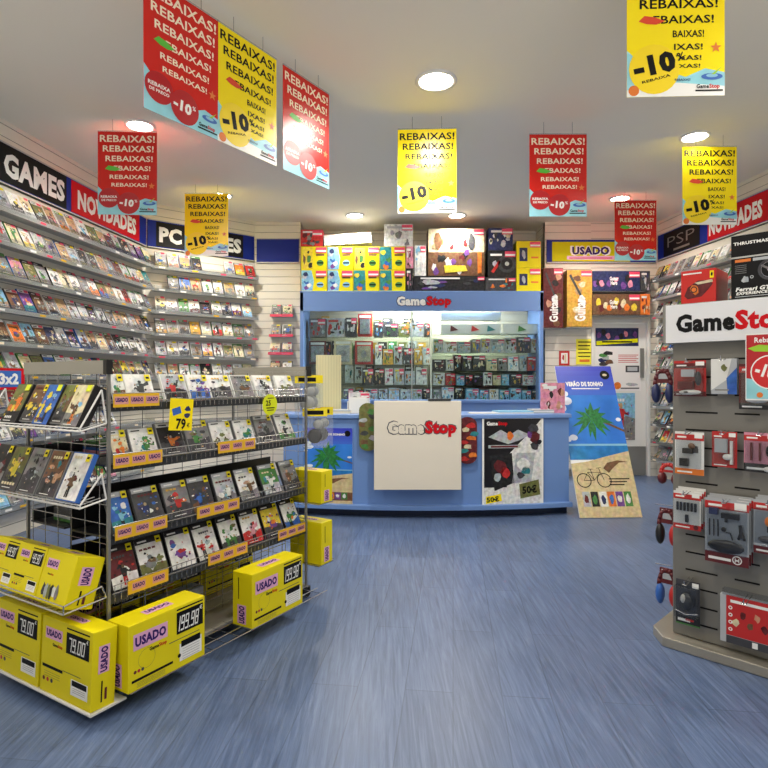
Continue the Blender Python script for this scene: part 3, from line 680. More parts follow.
for nm2, a_, b_, yb_, hh_ in (('hanging behind the upper left cabinet shelf', 312, 428, 333, (12, 17)), ('hanging behind the second left cabinet shelf', 312, 428, 359, (14, 18)), ('hanging behind the third left cabinet shelf', 345, 428, 383, (14, 18)), ('hanging low at the back of the left cabinet half', 345, 428, 399, (9, 12))):
    ID_ = ID; px = a_; k = 0; d = ID+.36
    while px < b_-7:
        w_ = R.uniform(7, 11); h_ = R.uniform(*hh_); base = R.choice(['charcoal', 'silver', 'olive', 'grey', 'mustard', 'white', 'black', 'brown', 'green'])
        art_box((px+w_/2-CX)/F*d, d, CAMZ+(CY-yb_)/F*d, w_/F*d, h_/F*d, .03, base, [rc(R) for _ in range(3)], '%s pack %s, %s from left' % (nm_(base), nm2, ORD[k]), 'packs hanging at the back of the cabinet', name='hanging_pack', cat='pack', seed=R.randint(0, 9999), pricetag=False)
        px += w_+1.5; k += 1
for k, (a_, b_, y0_, y1_) in enumerate([(441, 501, 312.5, 320), (441, 501, 324, 333.6), (503, 539, 324, 333.6)]):
    d = ID-.1; xa_, xb_ = (a_-CX)/F*d, (b_-CX)/F*d; za_, zb_ = CAMZ+(CY-y1_)/F*d, CAMZ+(CY-y0_)/F*d
    t = empty('white_display_tray', ((xa_+xb_)/2, d, za_), 0, 'white tray at the top right inside the cabinet, %s' % ['upper one', 'lower left one', 'lower right one'][k], 'tray')
    mb = MB(); w_ = (xb_-xa_)/2; mb.box(-w_, w_, 0, .01, 0, zb_-za_, M_white); mb.box(-w_, w_, .01, .2, 0, .01, M_white); mb.build('tray_body', t)
    if k == 0: mb = MB(); mb.box(-w_, -w_+.01, .2, .3, 0, .02, M_white); mb.box(w_-.01, w_, .2, .3, 0, .02, M_white); mb.build('bracket', t)
for k, (px, c) in enumerate([(454, 'maroon'), (475, 'red'), (491, 'teal'), (522, 'green')]):
    d = ID-.115; z_ = CAMZ+(CY-331.5)/F*d; mb = MB(); mb.add([(-.05, 0, 0), (.06, 0, .02), (-.04, 0, .08), (-.05, .012, 0), (.06, .012, .02), (-.04, .012, .08)], [(0, 1, 2), (5, 4, 3), (0, 3, 4, 1), (1, 4, 5, 2), (2, 5, 3, 0)], flat(c))
    tag(mb.build('pennant_tag', None, ((px-CX)/F*d, d, z_)), '%s triangular tag on the white tray in the cabinet' % c, 'tag')
cab_row(433, 539, 352.8, (11, 16), (7, 14), ['white', 'silver', 'charcoal', 'grey', 'white', 'black', 'silver'], 'on the second right cabinet shelf')
cab_row(433, 539, 370.8, (11, 16), (7, 13), CP, 'on the third right cabinet shelf')
cab_row(433, 539, 385.3, (9, 13), (7, 12), CP, 'on the fourth right cabinet shelf')
cab_row(433, 539, 400.5, (10, 13.5), (8, 14), CP, 'on the cabinet floor at right')

# ------------------------------------------------------------------ service counter
def arc(x, bulge=.17, xm=.42, y0=5.36): return y0+bulge*((x-xm)/1.42)**2
XA, XB = -.98, 1.80
NX = 28
counter = empty('service_counter', (0, 5.6, 0), 0, 'long blue curved service counter in front of the cabinet', 'counter')
def slab(mb, off, z0, z1, m, yb=6.0, xa=XA, xb=XB):
    xs = [xa+(xb-xa)*i/NX for i in range(NX+1)]; vs = []
    for x in xs: vs += [(x, arc(x)+off-5.6, z0), (x, arc(x)+off-5.6, z1), (x, yb-5.6, z1), (x, yb-5.6, z0)]
    fs = []
    for i in range(NX):
        b = 4*i
        fs += [(b, b+4, b+5, b+1), (b+1, b+5, b+6, b+2), (b+2, b+6, b+7, b+3), (b+3, b+7, b+4, b)]
    fs += [(0, 1, 2, 3), (4*NX+3, 4*NX+2, 4*NX+1, 4*NX)]
    mb.add(vs, fs, m)
mb = MB(); slab(mb, .06, .12, .935, M_blue); mb.build('front_panel', counter)
mb = MB(); slab(mb, .0, .075, .12, M_blue, xa=XA-.02, xb=XB+.02); mb.build('base_moulding', counter, bevel=.005)
mb = MB(); slab(mb, .12, .001, .075, mat('dark_plinth', (35, 50, 80), .5), yb=5.95); mb.build('plinth', counter)
mb = MB(); slab(mb, .03, .935, .97, M_blue, yb=6.05, xa=XA-.02, xb=XB+.02); mb.build('worktop', counter, bevel=.004)
def on_front(px, py, off=.05):
    # point on the counter front
    y = 5.4
    for _ in range(8):
        x = (px-CX)/F*y; y = arc(x)+off
    return x, y, CAMZ+(CY-py)/F*y
def flat_sheet(name, x0, y0, x1, y1, z0, z1, art, label, cat, group=None, th=.004, bevel=0):
    """sheet from left (x0,y0) to right (x1,y1); art(mb,w,h,y)"""
    w = math.hypot(x1-x0, y1-y0); rz = math.atan2(y1-y0, x1-x0); h = z1-z0
    mb = MB(); mb.box(-w/2, w/2, 0, th, 0, h, M_w); art(mb, w, h, -.0006)
    o = mb.build(name, None, ((x0+x1)/2, (y0+y1)/2, z0), (0, 0, rz)); tag(o, label, cat, group); return o
# ivory logo panel
xa, ya, za = on_front(374, 490); xb, yb, _ = on_front(461, 490)
yy = min(ya, yb)-.14
xa = (374-CX)/F*yy; xb = (461.3-CX)/F*yy; z0_ = CAMZ+(CY-490)/F*yy; z1_ = CAMZ+(CY-401)/F*yy
pan = empty('logo_panel', ((xa+xb)/2, yy, z0_), 0, 'square ivory panel with store logo hung on the front of the blue counter', 'sign')
pw, ph = xb-xa, z1_-z0_
mb = MB(); mb.box(-pw/2, pw/2, 0, .05, 0, ph, M_panel); mb.build('panel_board', pan, bevel=.004)
mb = MB(); mb.logo(.04, ph*.7, .64, -.001, M_panel, M_logo_red, flat('slate2', (70, 70, 78)), bold=.028, h=.115); mb.build('lettering', pan)
mb = MB(); mb.box(-pw/2+.02, pw/2-.02, .05, .19, .969-z0_+.002, .969-z0_+.022, M_lgrey); mb.box(-pw/2+.06, pw/2-.06, .05, .115, .2, .22, M_lgrey); mb.build('bracket', pan)
mb = MB(); mb.box(pw*.12, pw*.38, -.004, .07, ph, ph+.02, M_dark); mb.build('clamp', pan)
# skateboard decks
def deck(px0, px1, py0, py1, cols, label, rx):
    y = on_front((px0+px1)/2, py0, .06)[1]-.045
    x0 = (px0-CX)/F*y; x1 = (px1-CX)/F*y; z1 = CAMZ+(CY-py0)/F*y; z0 = CAMZ+(CY-py1)/F*y
    w = x1-x0; h = z1-z0; r = w/2; N = 10
    pts = [(-r+r-r*math.cos(PI*k/N), h-r*.8+r*.8*math.sin(PI*k/N)) for k in range(N+1)]+[(r*math.cos(PI*k/N), r*.8-r*.8*math.sin(PI*k/N)) for k in range(N+1)]
    mb = MB(); n = len(pts); m = pr(cols[0])
    vs = [(p[0], 0, p[1]) for p in pts]+[(p[0], .012, p[1]) for p in pts]
    mb.add(vs, [tuple(range(n)), tuple(range(2*n-1, n-1, -1))]+[(k, n+k, n+(k+1) % n, (k+1) % n) for k in range(n)], m)
    r_ = random.Random(rx)
    for k in range(9): mb.blob(r_.uniform(-.35, .35)*w, h*(.1+.09*k), w*.3, h*.07, -.001-.0003*k, pr(cols[1+k % (len(cols)-1)]), r_)
    t = empty('skateboard_deck', ((x0+x1)/2, y, z0), 0, label, 'skateboard'); mb.build('deck', t)
    for zz in (.2, .8):
        mb = MB(); mb.box(-w*.2, w*.2, .012, .045, h*zz-.02, h*zz+.02, M_dark); mb.build('truck', t)
deck(359, 377, 403, 451, ['olive', 'green', 'brown', 'silver', 'charcoal'], 'green skateboard deck on the counter front left of the ivory panel', 4)
deck(458, 477, 417, 464, ['maroon', 'red', 'orange', 'teal', 'cream'], 'red skateboard deck on the counter front right of the ivory panel', 8)

def palm(mb, cx, cz, r, y, m, seed=1):
    rr = random.Random(seed)
    for k in range(13):
        a = 2*PI*k/13+rr.uniform(-.1, .1); L = r*rr.uniform(.75, 1.05)
        dx, dz = math.cos(a), math.sin(a); nx, nz = -dz, dx; wd = r*.12
        mb.poly([(cx, cz), (cx+dx*L*.45+nx*wd, cz+dz*L*.45+nz*wd+r*.04), (cx+dx*L, cz+dz*L-r*.12), (cx+dx*L*.45-nx*wd, cz+dz*L*.45-nz*wd)], y-.0001*k, m)
def summer_art(mb, w, h, y, small=False):
    mb.rect(-w/2, w/2, h*.45, h, y, M_sky)
    for k in range(6):
        mb.rect(-w/2, w/2, h*(1-.035*(k+1)), h*(1-.035*k)+.0002, y-.0002, mat('skytop%d' % k, (52+2*k, 62+8*k, 190+3*k), .35))
    mb.rect(-w/2, w/2, h*.355, h*.45, y-.0002, M_sea); mb.rect(-w/2, w/2, h*.445, h*.458, y-.0004, flat('lightblue'))
    mb.poly([(-w/2, 0), (w/2, 0), (w/2, h*.41), (w*.1, h*.375), (-w*.2, h*.345), (-w/2, h*.33)], y-.0006, M_sand)
    rr = random.Random(3)
    for (cx, cz, s) in ((-.42, .8, .1), (-.4, .75, .13), (-.46, .70, .1), (.44, .62, .06), (-.38, .5, .09), (-.46, .49, .08)):
        mb.disc(w*cx+w*.0, h*cz, w*s*.75 if abs(cx)+s*.75 < .5 else w*(.5-abs(cx)), y-.0006, flat('cloud', (225, 232, 245)), 14, h*s*.22)
    # palm and trunk
    mb.poly([(w*.5, h*.535), (w*.5, h*.55), (w*.2, h*.61), (w*.02, h*.625), (0, h*.61), (w*.18, h*.595)], y-.0009, pr('brown'))
    palm(mb, -w*.02, h*.62, w*.38, y-.0012, M_palm)
    # shadow-shaped print of the palm on the sand
    mb.poly([(w*.02, h*.30), (w*.1, h*.335), (w*.28, h*.35), (w*.45, h*.34), (w*.3, h*.335), (w*.18, h*.30), (w*.1, h*.27)], y-.0009, pr('brown'))
    mb.rect(-w/2, w/2, h*.05, h*.16, y-.0009, pr('brown') if small else M_sand)
    for k in range(6): 
        mb.rect(-w*.4+w*.135*k, -w*.4+w*.135*k+w*.12, h*.065, h*.155, y-.0012, pr(['silver', 'black', 'white', 'orange', 'purple', 'green'][k]))
        mb.blob(-w*.4+w*.135*k+w*.06, h*.11, w*.045, h*.035, y-.0016, pr(['maroon', 'green', 'navy', 'blue', 'white', 'white'][k]), rr)
    if not small:
        for cx in (-.33, .0): mb.ring(w*cx, h*.225, w*.105, w*.12, y-.0012, M_ink)
        for a, b in (((-.33, .225), (-.25, .275)), ((-.25, .275), (-.04, .275)), ((-.25, .275), (-.16, .225)), ((-.16, .225), (-.04, .28)), ((-.33, .225), (-.16, .225)), ((0, .225), (-.06, .30)), ((-.16, .225), (-.2, .295)), ((-.24, .295), (-.16, .295)), ((-.1, .3), (-.02, .305))):
            mb.bar((w*a[0], y-.0012, h*a[1]), (w*b[0], y-.0012, h*b[1]), .003, M_ink, 4)
        for k in range(3): mb.rect(w*.08, w*(.42-.05*k), h*(.23-.018*k), h*(.237-.018*k), y-.0012, M_ink)
        mb.text('VERÃO DE SONHO', -w*.03, h*.873, h*.04, y-.0012, M_w, w*.66, bold=.05); mb.rect(-w*.27, w*.22, h*.833, h*.84, y-.0012, M_w)
        mb.disc(w*.36, h*.935, w*.085, y-.0012, M_ink); mb.disc(w*.36, h*.935, w*.04, y-.0016, pr('cream'), 10, w*.025)
    else:
        mb.text('VERÃO DE SONHO', w*.05, h*.92, h*.035, y-.0012, M_w, w*.6, bold=.05); mb.disc(w*.4, h*.93, w*.06, y-.0012, M_ink)
# posters on the counter front
x0_, y0_, zb_ = on_front(304, 503); x1_, y1_, _ = on_front(352.5, 503); _, _, zt_ = on_front(330, 428)
flat_sheet('counter_poster', x0_, y0_-.004, x1_, y1_-.004, zb_, zt_, lambda mb, w, h, y: summer_art(mb, w, h, y, True), 'blue beach poster with palm tree on the left end of the counter front', 'poster')
def dark_art(mb, w, h, y):
    mb.rect(-w*.47, w*.47, h*.03, h*.98, y, pr('white'))
    mb.poly([(-w*.47, h*.98), (w*.47, h*.98), (w*.3, h*.84), (w*.12, h*.72), (-w*.05, h*.6), (-w*.1, h*.22), (-w*.47, h*.22)], y-.0003, mat('poster_black', (22, 20, 24), .3))
    mb.logo(-w*.26, h*.93, w*.34, y-.001, M_w, M_logo_red, bold=.02)
    r = random.Random(6)
    mb.poly([(-w*.4, h*.78), (-w*.2, h*.86), (-w*.05, h*.8), (w*.08, h*.86), (w*.28, h*.8), (w*.1, h*.74), (-w*.08, h*.7), (-w*.25, h*.74)], y-.0008, pr('silver')); mb.blob(-w*.05, h*.79, w*.07, h*.06, y-.001, pr('orange'), r)
    mb.rect(-w*.4, w*.12, h*.655, h*.69, y-.0008, pr('silver')); mb.rect(-w*.36, w*.08, h*.662, h*.682, y-.0011, flat('maroon'))
    for cx, cz, s, c in ((.33, .86, .1, 'charcoal'), (.36, .76, .11, 'maroon'), (.36, .68, .09, 'charcoal'), (.28, .8, .06, 'purple'), (.43, .72, .05, 'black')): mb.blob(w*cx, h*cz, w*s, h*s*.8, y-.001, pr(c), r)
    mb.poly([(-w*.4, h*.57), (-w*.02, h*.6), (w*.02, h*.27), (-w*.3, h*.18)], y-.0012, pr('black'))
    for cx, cz, s, c in ((-.2, .45, .13, 'maroon'), (-.12, .38, .1, 'red'), (-.25, .34, .09, 'silver')): mb.blob(w*cx, h*cz, w*s, h*s*.7, y-.0015, pr(c), r)
    mb.poly([(w*.06, h*.6), (w*.36, h*.6), (w*.3, h*.28), (-w*.02, h*.26)], y-.0012, pr('silver'))
    for cx, cz, s, c in ((.17, .47, .12, 'white'), (.2, .4, .09, 'teal'), (.12, .35, .08, 'charcoal')): mb.blob(w*cx, h*cz, w*s, h*s*.7, y-.0015, pr(c), r)
    mb.poly([(w*.1, h*.25), (w*.42, h*.3), (w*.45, h*.13), (w*.12, h*.09)], y-.0015, pr('olive')); mb.text('50€', w*.27, h*.19, h*.09, y-.002, M_ink, w*.24, bold=.04, rot=.08)
    mb.poly([(-w*.44, h*.12), (-w*.2, h*.15), (-w*.18, h*.07), (-w*.44, h*.04)], y-.0015, M_py); mb.text('50€', -w*.33, h*.09, h*.06, y-.002, M_ink, w*.2, bold=.04, rot=.08)
x0_, y0_, zb_ = on_front(482, 507.5); x1_, y1_, _ = on_front(543, 507); _, _, zt_ = on_front(512, 417)
flat_sheet('counter_poster', x0_, y0_-.012, x1_, y1_-.012, zb_, zt_, dark_art, 'black and white game poster with two 50 euro marks on the counter front', 'poster')
# things on the counter
art_box((552-CX)/F*5.75, 5.72, .971, .24, .3, .02, 'pink', ['white', 'maroon', 'black', 'white', 'skin'], 'small framed pink poster standing at the right end of the counter', None, name='framed_poster', cat='poster', seed=22, pricetag=False)
def stack(name, x, y, w, d, n, cols, label, cat, z=.971, rz=0):
    t = empty(name, (x, y, z), rz, label, cat)
    for k in range(n):
        mb = MB(); mb.box(-w/2+random.uniform(-.01, .01), w/2, -d/2, d/2, k*.012, k*.012+.011, flat(cols[k % len(cols)])); mb.build('leaflet_pile' if n > 1 else 'sheet', t)
    return t
stack('leaflet_stack', 1.28, 5.72, .36, .22, 2, ['white', 'lightblue'], 'low pile of white leaflets on the counter above the dark poster', 'leaflets', rz=.1)
stack('leaflet_stack', 1.58, 5.78, .2, .24, 3, ['silver', 'white'], 'grey and white leaflet pile near the right end of the counter', 'leaflets')
stack('clipboard', .98, 5.62, .3, .12, 1, ['white'], 'white folder lying on the counter right of the ivory panel', 'folder')
stack('leaflet_stack', -.50, 5.7, .36, .24, 3, ['white', 'cream', 'silver'], 'white papers on the counter left of the green skateboard', 'papers', rz=-.1)
t = empty('catalogue_holder', (-.26, 5.62, .971), 0, 'white leaflet holder standing on the counter above the green skateboard', 'holder')
mb = MB(); mb.box(-.1, .1, 0, .05, 0, .02, M_white); mb.box(-.1, -.09, 0, .05, .02, .12, M_white); mb.box(.09, .1, 0, .05, .02, .12, M_white); mb.box(-.09, .09, .045, .05, .02, .16, M_white); mb.build('holder_body', t)
for k in range(4):
    mb = MB(); mb.box(-.085, .085, .005+k*.009, .011+k*.009, .021, .15, flat(['white', 'silver', 'cream', 'white'][k])); mb.build('leaflet', t)
# cream screen
y = 5.93; xa = (316-CX)/F*y; xb = (341-CX)/F*y
t = empty('cream_screen', ((xa+xb)/2, y, .971), 0, 'plain cream ribbed screen panel standing on the left of the counter', 'screen')
mb = MB(); hh = CAMZ+(CY-355)/F*y-.971; w = (xb-xa)/2
mb.box(-w, w, 0, .02, .01, hh, mat('cream_plastic', (214, 208, 165), .5))
for k in range(9): mb.box(-w+.012+k*(2*w-.03)/8, -w+.018+k*(2*w-.03)/8, -.003, 0, .02, hh-.01, mat('cream_plastic2', (198, 192, 150), .5))
mb.build('screen_panel', t); mb = MB(); mb.box(-w, w, -.06, .08, 0, .01, M_grey); mb.build('foot', t)
# console box with round picture on counter/back
art_box((359.5-CX)/F*6.0, 5.93, .971, .22, .2, .06, 'white', ['white'], 'white box with a dark round picture standing on the counter', None, seed=2,
        extra=lambda mb, w, h: (mb.disc(-w*.2, h*.5, h*.3, -.001, pr('charcoal')), mb.disc(-w*.2, h*.5, h*.14, -.0014, pr('silver')), mb.rect(w*.2, w*.36, h*.6, h*.85, -.0012, flat('red'))), name='product_box')

# ------------------------------------------------------------------ right part of the back wall
def wallbox(px0, px1, py0, py1, dp, base, cols, label, seed, **kw):
    a, z1 = FB.hit(px0, py0, dp); b, z0 = FB.hit(px1, py1, dp)
    return art_box((a+b)/2, 7.76-dp, z0, b-a, z1-z0, dp-.004, base, cols, label, kw.pop('group', 'instrument boxes on the back wall'), seed=seed, **kw)
def guitar_art(cols, txt):
    def f(mb, w, h):
        r = random.Random(len(txt))
        for k in range(8): mb.blob(r.uniform(-.3, .3)*w, h*(.08+.11*k), w*.2, h*.08, -.001-.0002*k, pr(cols[k % len(cols)]), r)
        mb.poly([(-w*.42, h*.9), (-w*.34, h*.93), (w*.1, h*.55), (w*.04, h*.52)], -.0028, pr('charcoal')); mb.blob(w*.1, h*.48, w*.2, h*.09, -.003, pr('white'), r, 12)
        mb.text(txt, w*.02, h*.3, w*.45, -.0034, M_w, h*.4, bold=.04, rot=PI/2)
    return f
wallbox(543.5, 563, 268, 328, .16, 'maroon', [], 'tall dark red guitar box, first on the back wall shelf right of the cabinet', 1, extra=guitar_art(['brown', 'maroon', 'black', 'skin'], 'Guitar'))
wallbox(567, 592, 270, 327, .16, 'mustard', [], 'tall yellow-orange guitar box beside the dark red one on the back wall', 2, extra=guitar_art(['mustard', 'tan', 'cream', 'brown'], 'Guitar '))
def hz_art(cols):
    def f(mb, w, h):
        r = random.Random(len(cols)+3)
        for k in range(12): mb.blob(-w*.45+w*.075*k, h*r.uniform(.25, .65), w*.07, h*.24, -.001-.0002*k, pr(cols[k % len(cols)]), r)
        mb.text('Guitar', -w*.05, h*.62, h*.2, -.004, M_w, w*.18, bold=.04); mb.text('Hero', -w*.05, h*.4, h*.2, -.004, M_w, w*.14, bold=.04)
    return f
wallbox(592.5, 640, 271, 291, .16, 'navy', [], 'long purple guitar box, upper of two on the back wall', 3, extra=hz_art(['purple', 'black', 'pink', 'navy']))
wallbox(592.5, 640, 294, 315, .16, 'brown', [], 'long brown and gold guitar box, lower of two on the back wall', 4, extra=hz_art(['brown', 'yellow', 'maroon', 'cream', 'orange']))
wallbox(640.5, 650, 271, 291, .15, 'charcoal', ['navy', 'grey', 'silver'], 'small dark box right of the long purple guitar box', 5, tagon=False)
wallbox(640.5, 650, 294, 315, .15, 'orange', ['brown', 'maroon', 'cream'], 'small orange box right of the long brown guitar box', 6, tagon=False)
for px0, px1, py, lb in ((543, 564, 328.6, 'narrow white wall shelf under the dark red guitar box'), (566, 592.2, 327.6, 'narrow white wall shelf under the yellow-orange guitar box'), (592.4, 650, 291.6, 'white wall shelf under the long purple guitar box'), (592.4, 650, 315.6, 'white wall shelf under the long brown guitar box')):
    a, z = FB.hit(px0, py, .16); b, _ = FB.hit(px1, py, .16); mb = MB(); mb.box(a+.003, b-.003, 7.59, 7.757, z-.006, z+.003, M_lgrey); mb.box(a+.003, b-.003, 7.585, 7.59, z-.006, z+.02, M_clear)
    tag(mb.build('wall_shelf'), lb, 'shelf')
def wallsheet(px0, px1, py0, py1, art, label, cat, name, n=.004, group=None):
    a, z1 = FB.hit(px0, py0, n); b, z0 = FB.hit(px1, py1, n)
    mb = MB(); w, h = b-a, z1-z0; mb.box(-w/2, w/2, 0, .0025, 0, h, M_w); art(mb, w, h, -.0006)
    o = mb.build(name, None, ((a+b)/2, 7.76-n, z0)); tag(o, label, cat, group); return o
def exit_art(mb, w, h, y):
    mb.rect(-w/2, w/2, 0, h, y, flat('red')); mb.rect(-w*.3, w*.32, h*.14, h*.86, y-.0006, M_w); mb.blob(-w*.1, h*.55, w*.14, h*.25, y-.001, flat('red'), random.Random(1)); mb.rect(w*.02, w*.2, h*.2, h*.8, y-.0012, flat('cream'))
wallsheet(559, 569.5, 351, 365.5, exit_art, 'small red and white pictogram sign on the white slat wall', 'sign', 'safety_sign')
def yel_art(mb, w, h, y):
    mb.rect(-w/2, w/2, 0, h, y, flat('paper_yellow', (240, 232, 60)))
    for k in range(5): mb.rect(-w*.38, w*(.38-.05*(k % 3)), h*(.86-.14*k), h*(.9-.14*k), y-.0006, M_ink)
    mb.rect(-w*.3, w*.3, h*.1, h*.2, y-.0006, flat('orange'))
wallsheet(576, 593, 339, 364.5, yel_art, 'yellow notice sheet on the slat wall beside the door', 'notice', 'notice_sheet')
def banner_art(mb, w, h, y):
    mb.rect(-w/2, w/2, 0, h, y, pr('navy')); r = random.Random(9)
    for k in range(9): mb.blob(-w*.42+w*.105*k, h*r.uniform(.4, .8), w*.07, h*.22, y-.0005-.0002*k, pr(['purple', 'black', 'pink', 'navy'][k % 4]), r)
    mb.poly([(-w*.48, h*.04), (w*.48, h*.2), (w*.48, h*.42), (-w*.48, h*.26)], y-.003, M_lime); mb.rect(-w*.35, w*.35, h*.19, h*.27, y-.0034, M_ink)
wallsheet(595.5, 638.5, 328, 346, banner_art, 'purple banner poster with yellow stripe at the top of the door', 'poster', 'door_poster', n=-.026)
def white_art(mb, w, h, y):
    mb.rect(-w/2, w/2, 0, h, y, flat('offwhite', (232, 230, 228))); r = random.Random(8)
    for k in range(6): mb.blob(-w*.28+r.uniform(-.1, .1)*w, h*(.6+.05*k), w*.12, h*.07, y-.0005-.0002*k, pr(['charcoal', 'brown', 'navy', 'silver', 'green', 'black'][k]), r)
    for k in range(5): mb.rect(-w*.0, w*(.44-.04*(k % 2)), h*(.8-.04*k), h*(.815-.04*k), y-.0006, flat('red'))
    mb.rect(w*.16, w*.46, h*.42, h*.57, y-.0006, flat('charcoal')); mb.rect(w*.2, w*.42, h*.45, h*.54, y-.001, flat('silver')); mb.blob(-w*.3, h*.52, w*.15, h*.04, y-.001, pr('black'), r)
    mb.disc(-w*.02, h*.12, w*.08, y-.001, pr('orange')); mb.blob(w*.3, h*.15, w*.18, h*.05, y-.001, pr('silver'), r); mb.rect(w*.05, w*.46, h*.05, h*.075, y-.001, M_ink)
wallsheet(595.5, 641, 346.5, 391, white_art, 'white notice poster with red text in the middle of the door', 'poster', 'door_poster', n=-.026)
wallsheet(612, 635, 393, 440, lambda mb, w, h, y: cover(mb, w, h, y, random.Random(14), 'lightblue', ['red', 'orange', 'blue', 'white']), 'colourful poster on the lower door behind the beach board', 'poster', 'door_poster', n=-.026)

# beach board
BLx, BLy, BRx, BRy = 1.855, 5.32, 2.42, 5.46
bw = math.hypot(BRx-BLx, BRy-BLy); brz = math.atan2(BRy-BLy, BRx-BLx)
TLy = 6.02; ztop = CAMZ+(CY-366)/F*6.1; bl = math.hypot(ztop-.01, .68); tilt = math.atan2(.68, ztop-.01)
board = empty('beach_board', ((BLx+BRx)/2, (BLy+BRy)/2, .006), .05, 'tall leaning beach board with palm tree, beside the blue counter', 'advertising board', rx=-tilt)
mb = MB(); mb.box(-.30, .30, 0, .012, 0, bl, M_w); mb.build('board_core', board)
mb = MB(); summer_art(mb, .6, bl, -.0008); mb.build('printed_face', board)
mb = MB(); c, s_ = math.cos(tilt), math.sin(tilt)
zz = bl*.72; # strut reaches the floor vertically
mb.bar((-.1, .014, zz), (-.1, .014+zz*c*s_+.0, zz-zz*c*c), .010, M_black); mb.bar((.1, .014, zz), (.1, .014+zz*c*s_, zz-zz*c*c), .010, M_black); mb.build('rear_strut', board)

# ------------------------------------------------------------------ left wire display stand
U = Vector((.51, .86, 0)).normalized(); SA = Vector((-1.12, 2.33, 0)); STH = math.atan2(U.y, U.x)
SL, SW, STOP = 1.28, .60, 1.36
FS = Frame(SA.x, SA.y, STH)             # long side; outward = -local y
def LW(x, y, z): return FS.w(x, -y, z)  # stand local (y inward) -> world
FE = Frame(LW(0, SW, 0).x, LW(0, SW, 0).y, STH-PI/2)   # short side: x runs from far corner to near corner, outward to camera
stand = empty('wire_display_stand', LW(SL/2, SW/2, 0), STH, 'free-standing wire and metal game display stand on casters at left', 'display stand')
ox, oy = -SL/2, -SW/2
def sp(mb): mb.T = Matrix.Translation((ox, oy, 0)); return mb
for (a, b) in ((0, 0), (SL, 0), (0, SW), (SL, SW)):
    mb = sp(MB()); mb.box(a-.006, a+.006, b-.006, b+.006, .06, STOP, M_grey)
    mb.build('upright', stand)
    mb = sp(MB()); mb.lathe([(.004, -.014), (.03, -.012), (.03, .012), (.004, .014)], M_rubber, 16, 'y', (a, b, .031)); wh = mb; mb = sp(MB()); mb.box(a+.014, a+.018, b-.02, b+.02, .02, .066, M_dark); mb.box(a-.018, a+.018, b-.02, b+.02, .062, .068, M_dark); ca = mb.build('caster', stand); wh.build('wheel', ca)
mb = sp(MB())
mb.box(.0, SL, .0, SW, .065, .08, M_base); mb.build('base_deck', stand, bevel=.003)
SZ = [1.20, .95, .655, .415]
for z in SZ:
    mb = sp(MB()); mb.box(.01, SL-.01, .004, .27, z-.008, z, M_dark); mb.box(.005, SL-.005, -.004, .006, z-.03, z+.002, M_dark)
    mb.build('shelf', stand)
    mb = sp(MB())
    for dz in (.012, .045): mb.bar((.01, -.012, z+dz), (SL-.01, -.012, z+dz), .0022, M_chrome)
    x = .02
    while x < SL: mb.bar((x, -.012, z-.02), (x, -.012, z+.045), .0016, M_chrome, 4); x += .028
    mb.build('wire_rail', stand)
    mb = sp(MB()); mb.box(.01, SL-.01, SW-.27, SW-.004, z-.008, z, M_dark); mb.build('shelf', stand)
    if z < .8: mb = sp(MB()); mb.box(.01, SL-.01, .272, .278, z-.05, z+.17, M_black); mb.build('added_dark_sheet', stand)  # black sheet added to darken the see-through gaps behind the lower rows
    mb = sp(MB()); mb.box(.01, SL-.01, SW-.02, SW-.014, z-.008, z+.05, M_dark); mb.build('rear_rail', stand)
mb = sp(MB())
yc = SW/2; x = .02
while x < SL: mb.bar((x, yc, .08), (x, yc, STOP-.02), .0016, M_dark, 4); x += .12
z = .12
while z < STOP: mb.bar((0, yc, z), (SL, yc, z), .0016, M_dark, 4); z += .09
mb.build('centre_grid', stand)
for xx in (0, SL):
    mb = sp(MB()); y = .06
    while y < SW: mb.bar((xx, y, .08), (xx, y, STOP), .0016, M_chrome, 4); y += .1
    z = .15
    while z < STOP: mb.bar((xx, 0, z), (xx, SW, z), .0016, M_chrome, 4); z += .08
    mb.build('end_grid', stand)
# front lower grid
mb = sp(MB()); z = .1
while z < .4: mb.bar((0, .16, z), (SL, .16, z), .002, M_chrome, 4); z += .05
x = .05
while x < SL: mb.bar((x, .16, .08), (x, .16, .4), .002, M_chrome, 4); x += .12
mb.build('lower_grid', stand)
# header bars
for xx in (-.02, SL-.0):
    mb = sp(MB()); mb.box(xx, xx+.02, 0.0, SW, STOP-.035, STOP+.02, mat('header_bar_grey', (158, 154, 142), .5)); mb.build('header_bar', stand)
    mb = sp(MB()); mb.box(xx-.004, xx+.024, -.022, 0.0, STOP-.037, STOP+.022, M_black); mb.build('bar_end_cap', stand)
# bottom outer basket for large boxes
mb = sp(MB())
for y in (-.17, -.1, -.03): mb.bar((-.02, y, .08), (SL-.02, y, .08), .003, M_chrome)
x = 0
while x <= SL-.03: mb.bar((x, -.175, .08), (x, .02, .08), .002, M_chrome, 4); x += .08
mb.build('bottom_basket', stand)

def usado_strip(x0, x1, row, tilt=.25):
    mb = sp(MB()); z = SZ[row]; w = x1-x0
    mb.box(x0, x1, -.0175, -.015, z-.012, z+.043, M_label)
    n = max(2, round(w/.085))
    for k in range(n):
        cx = x0+w*(k+.5)/n; mb.rect(cx-.032, cx+.032, z+.0, z+.032, -.018, M_strip); mb.text('USADO', cx, z+.018, .018, -.0185, M_purple, .056, bold=.05)
    mb.build('label_strip', stand)
def sx(px, row, n=.015): return FS.hit(px, 450, n)[0]
for row, a, b in ((0, 112, 159), (1, 109, 162), (1, 218, 255), (2, 115, 167), (2, 197, 239), (3, 128, 168), (3, 208, 247), (3, 278, 305)):
    usado_strip(max(.01, sx(a, row)), min(SL-.01, sx(b, row)), row)

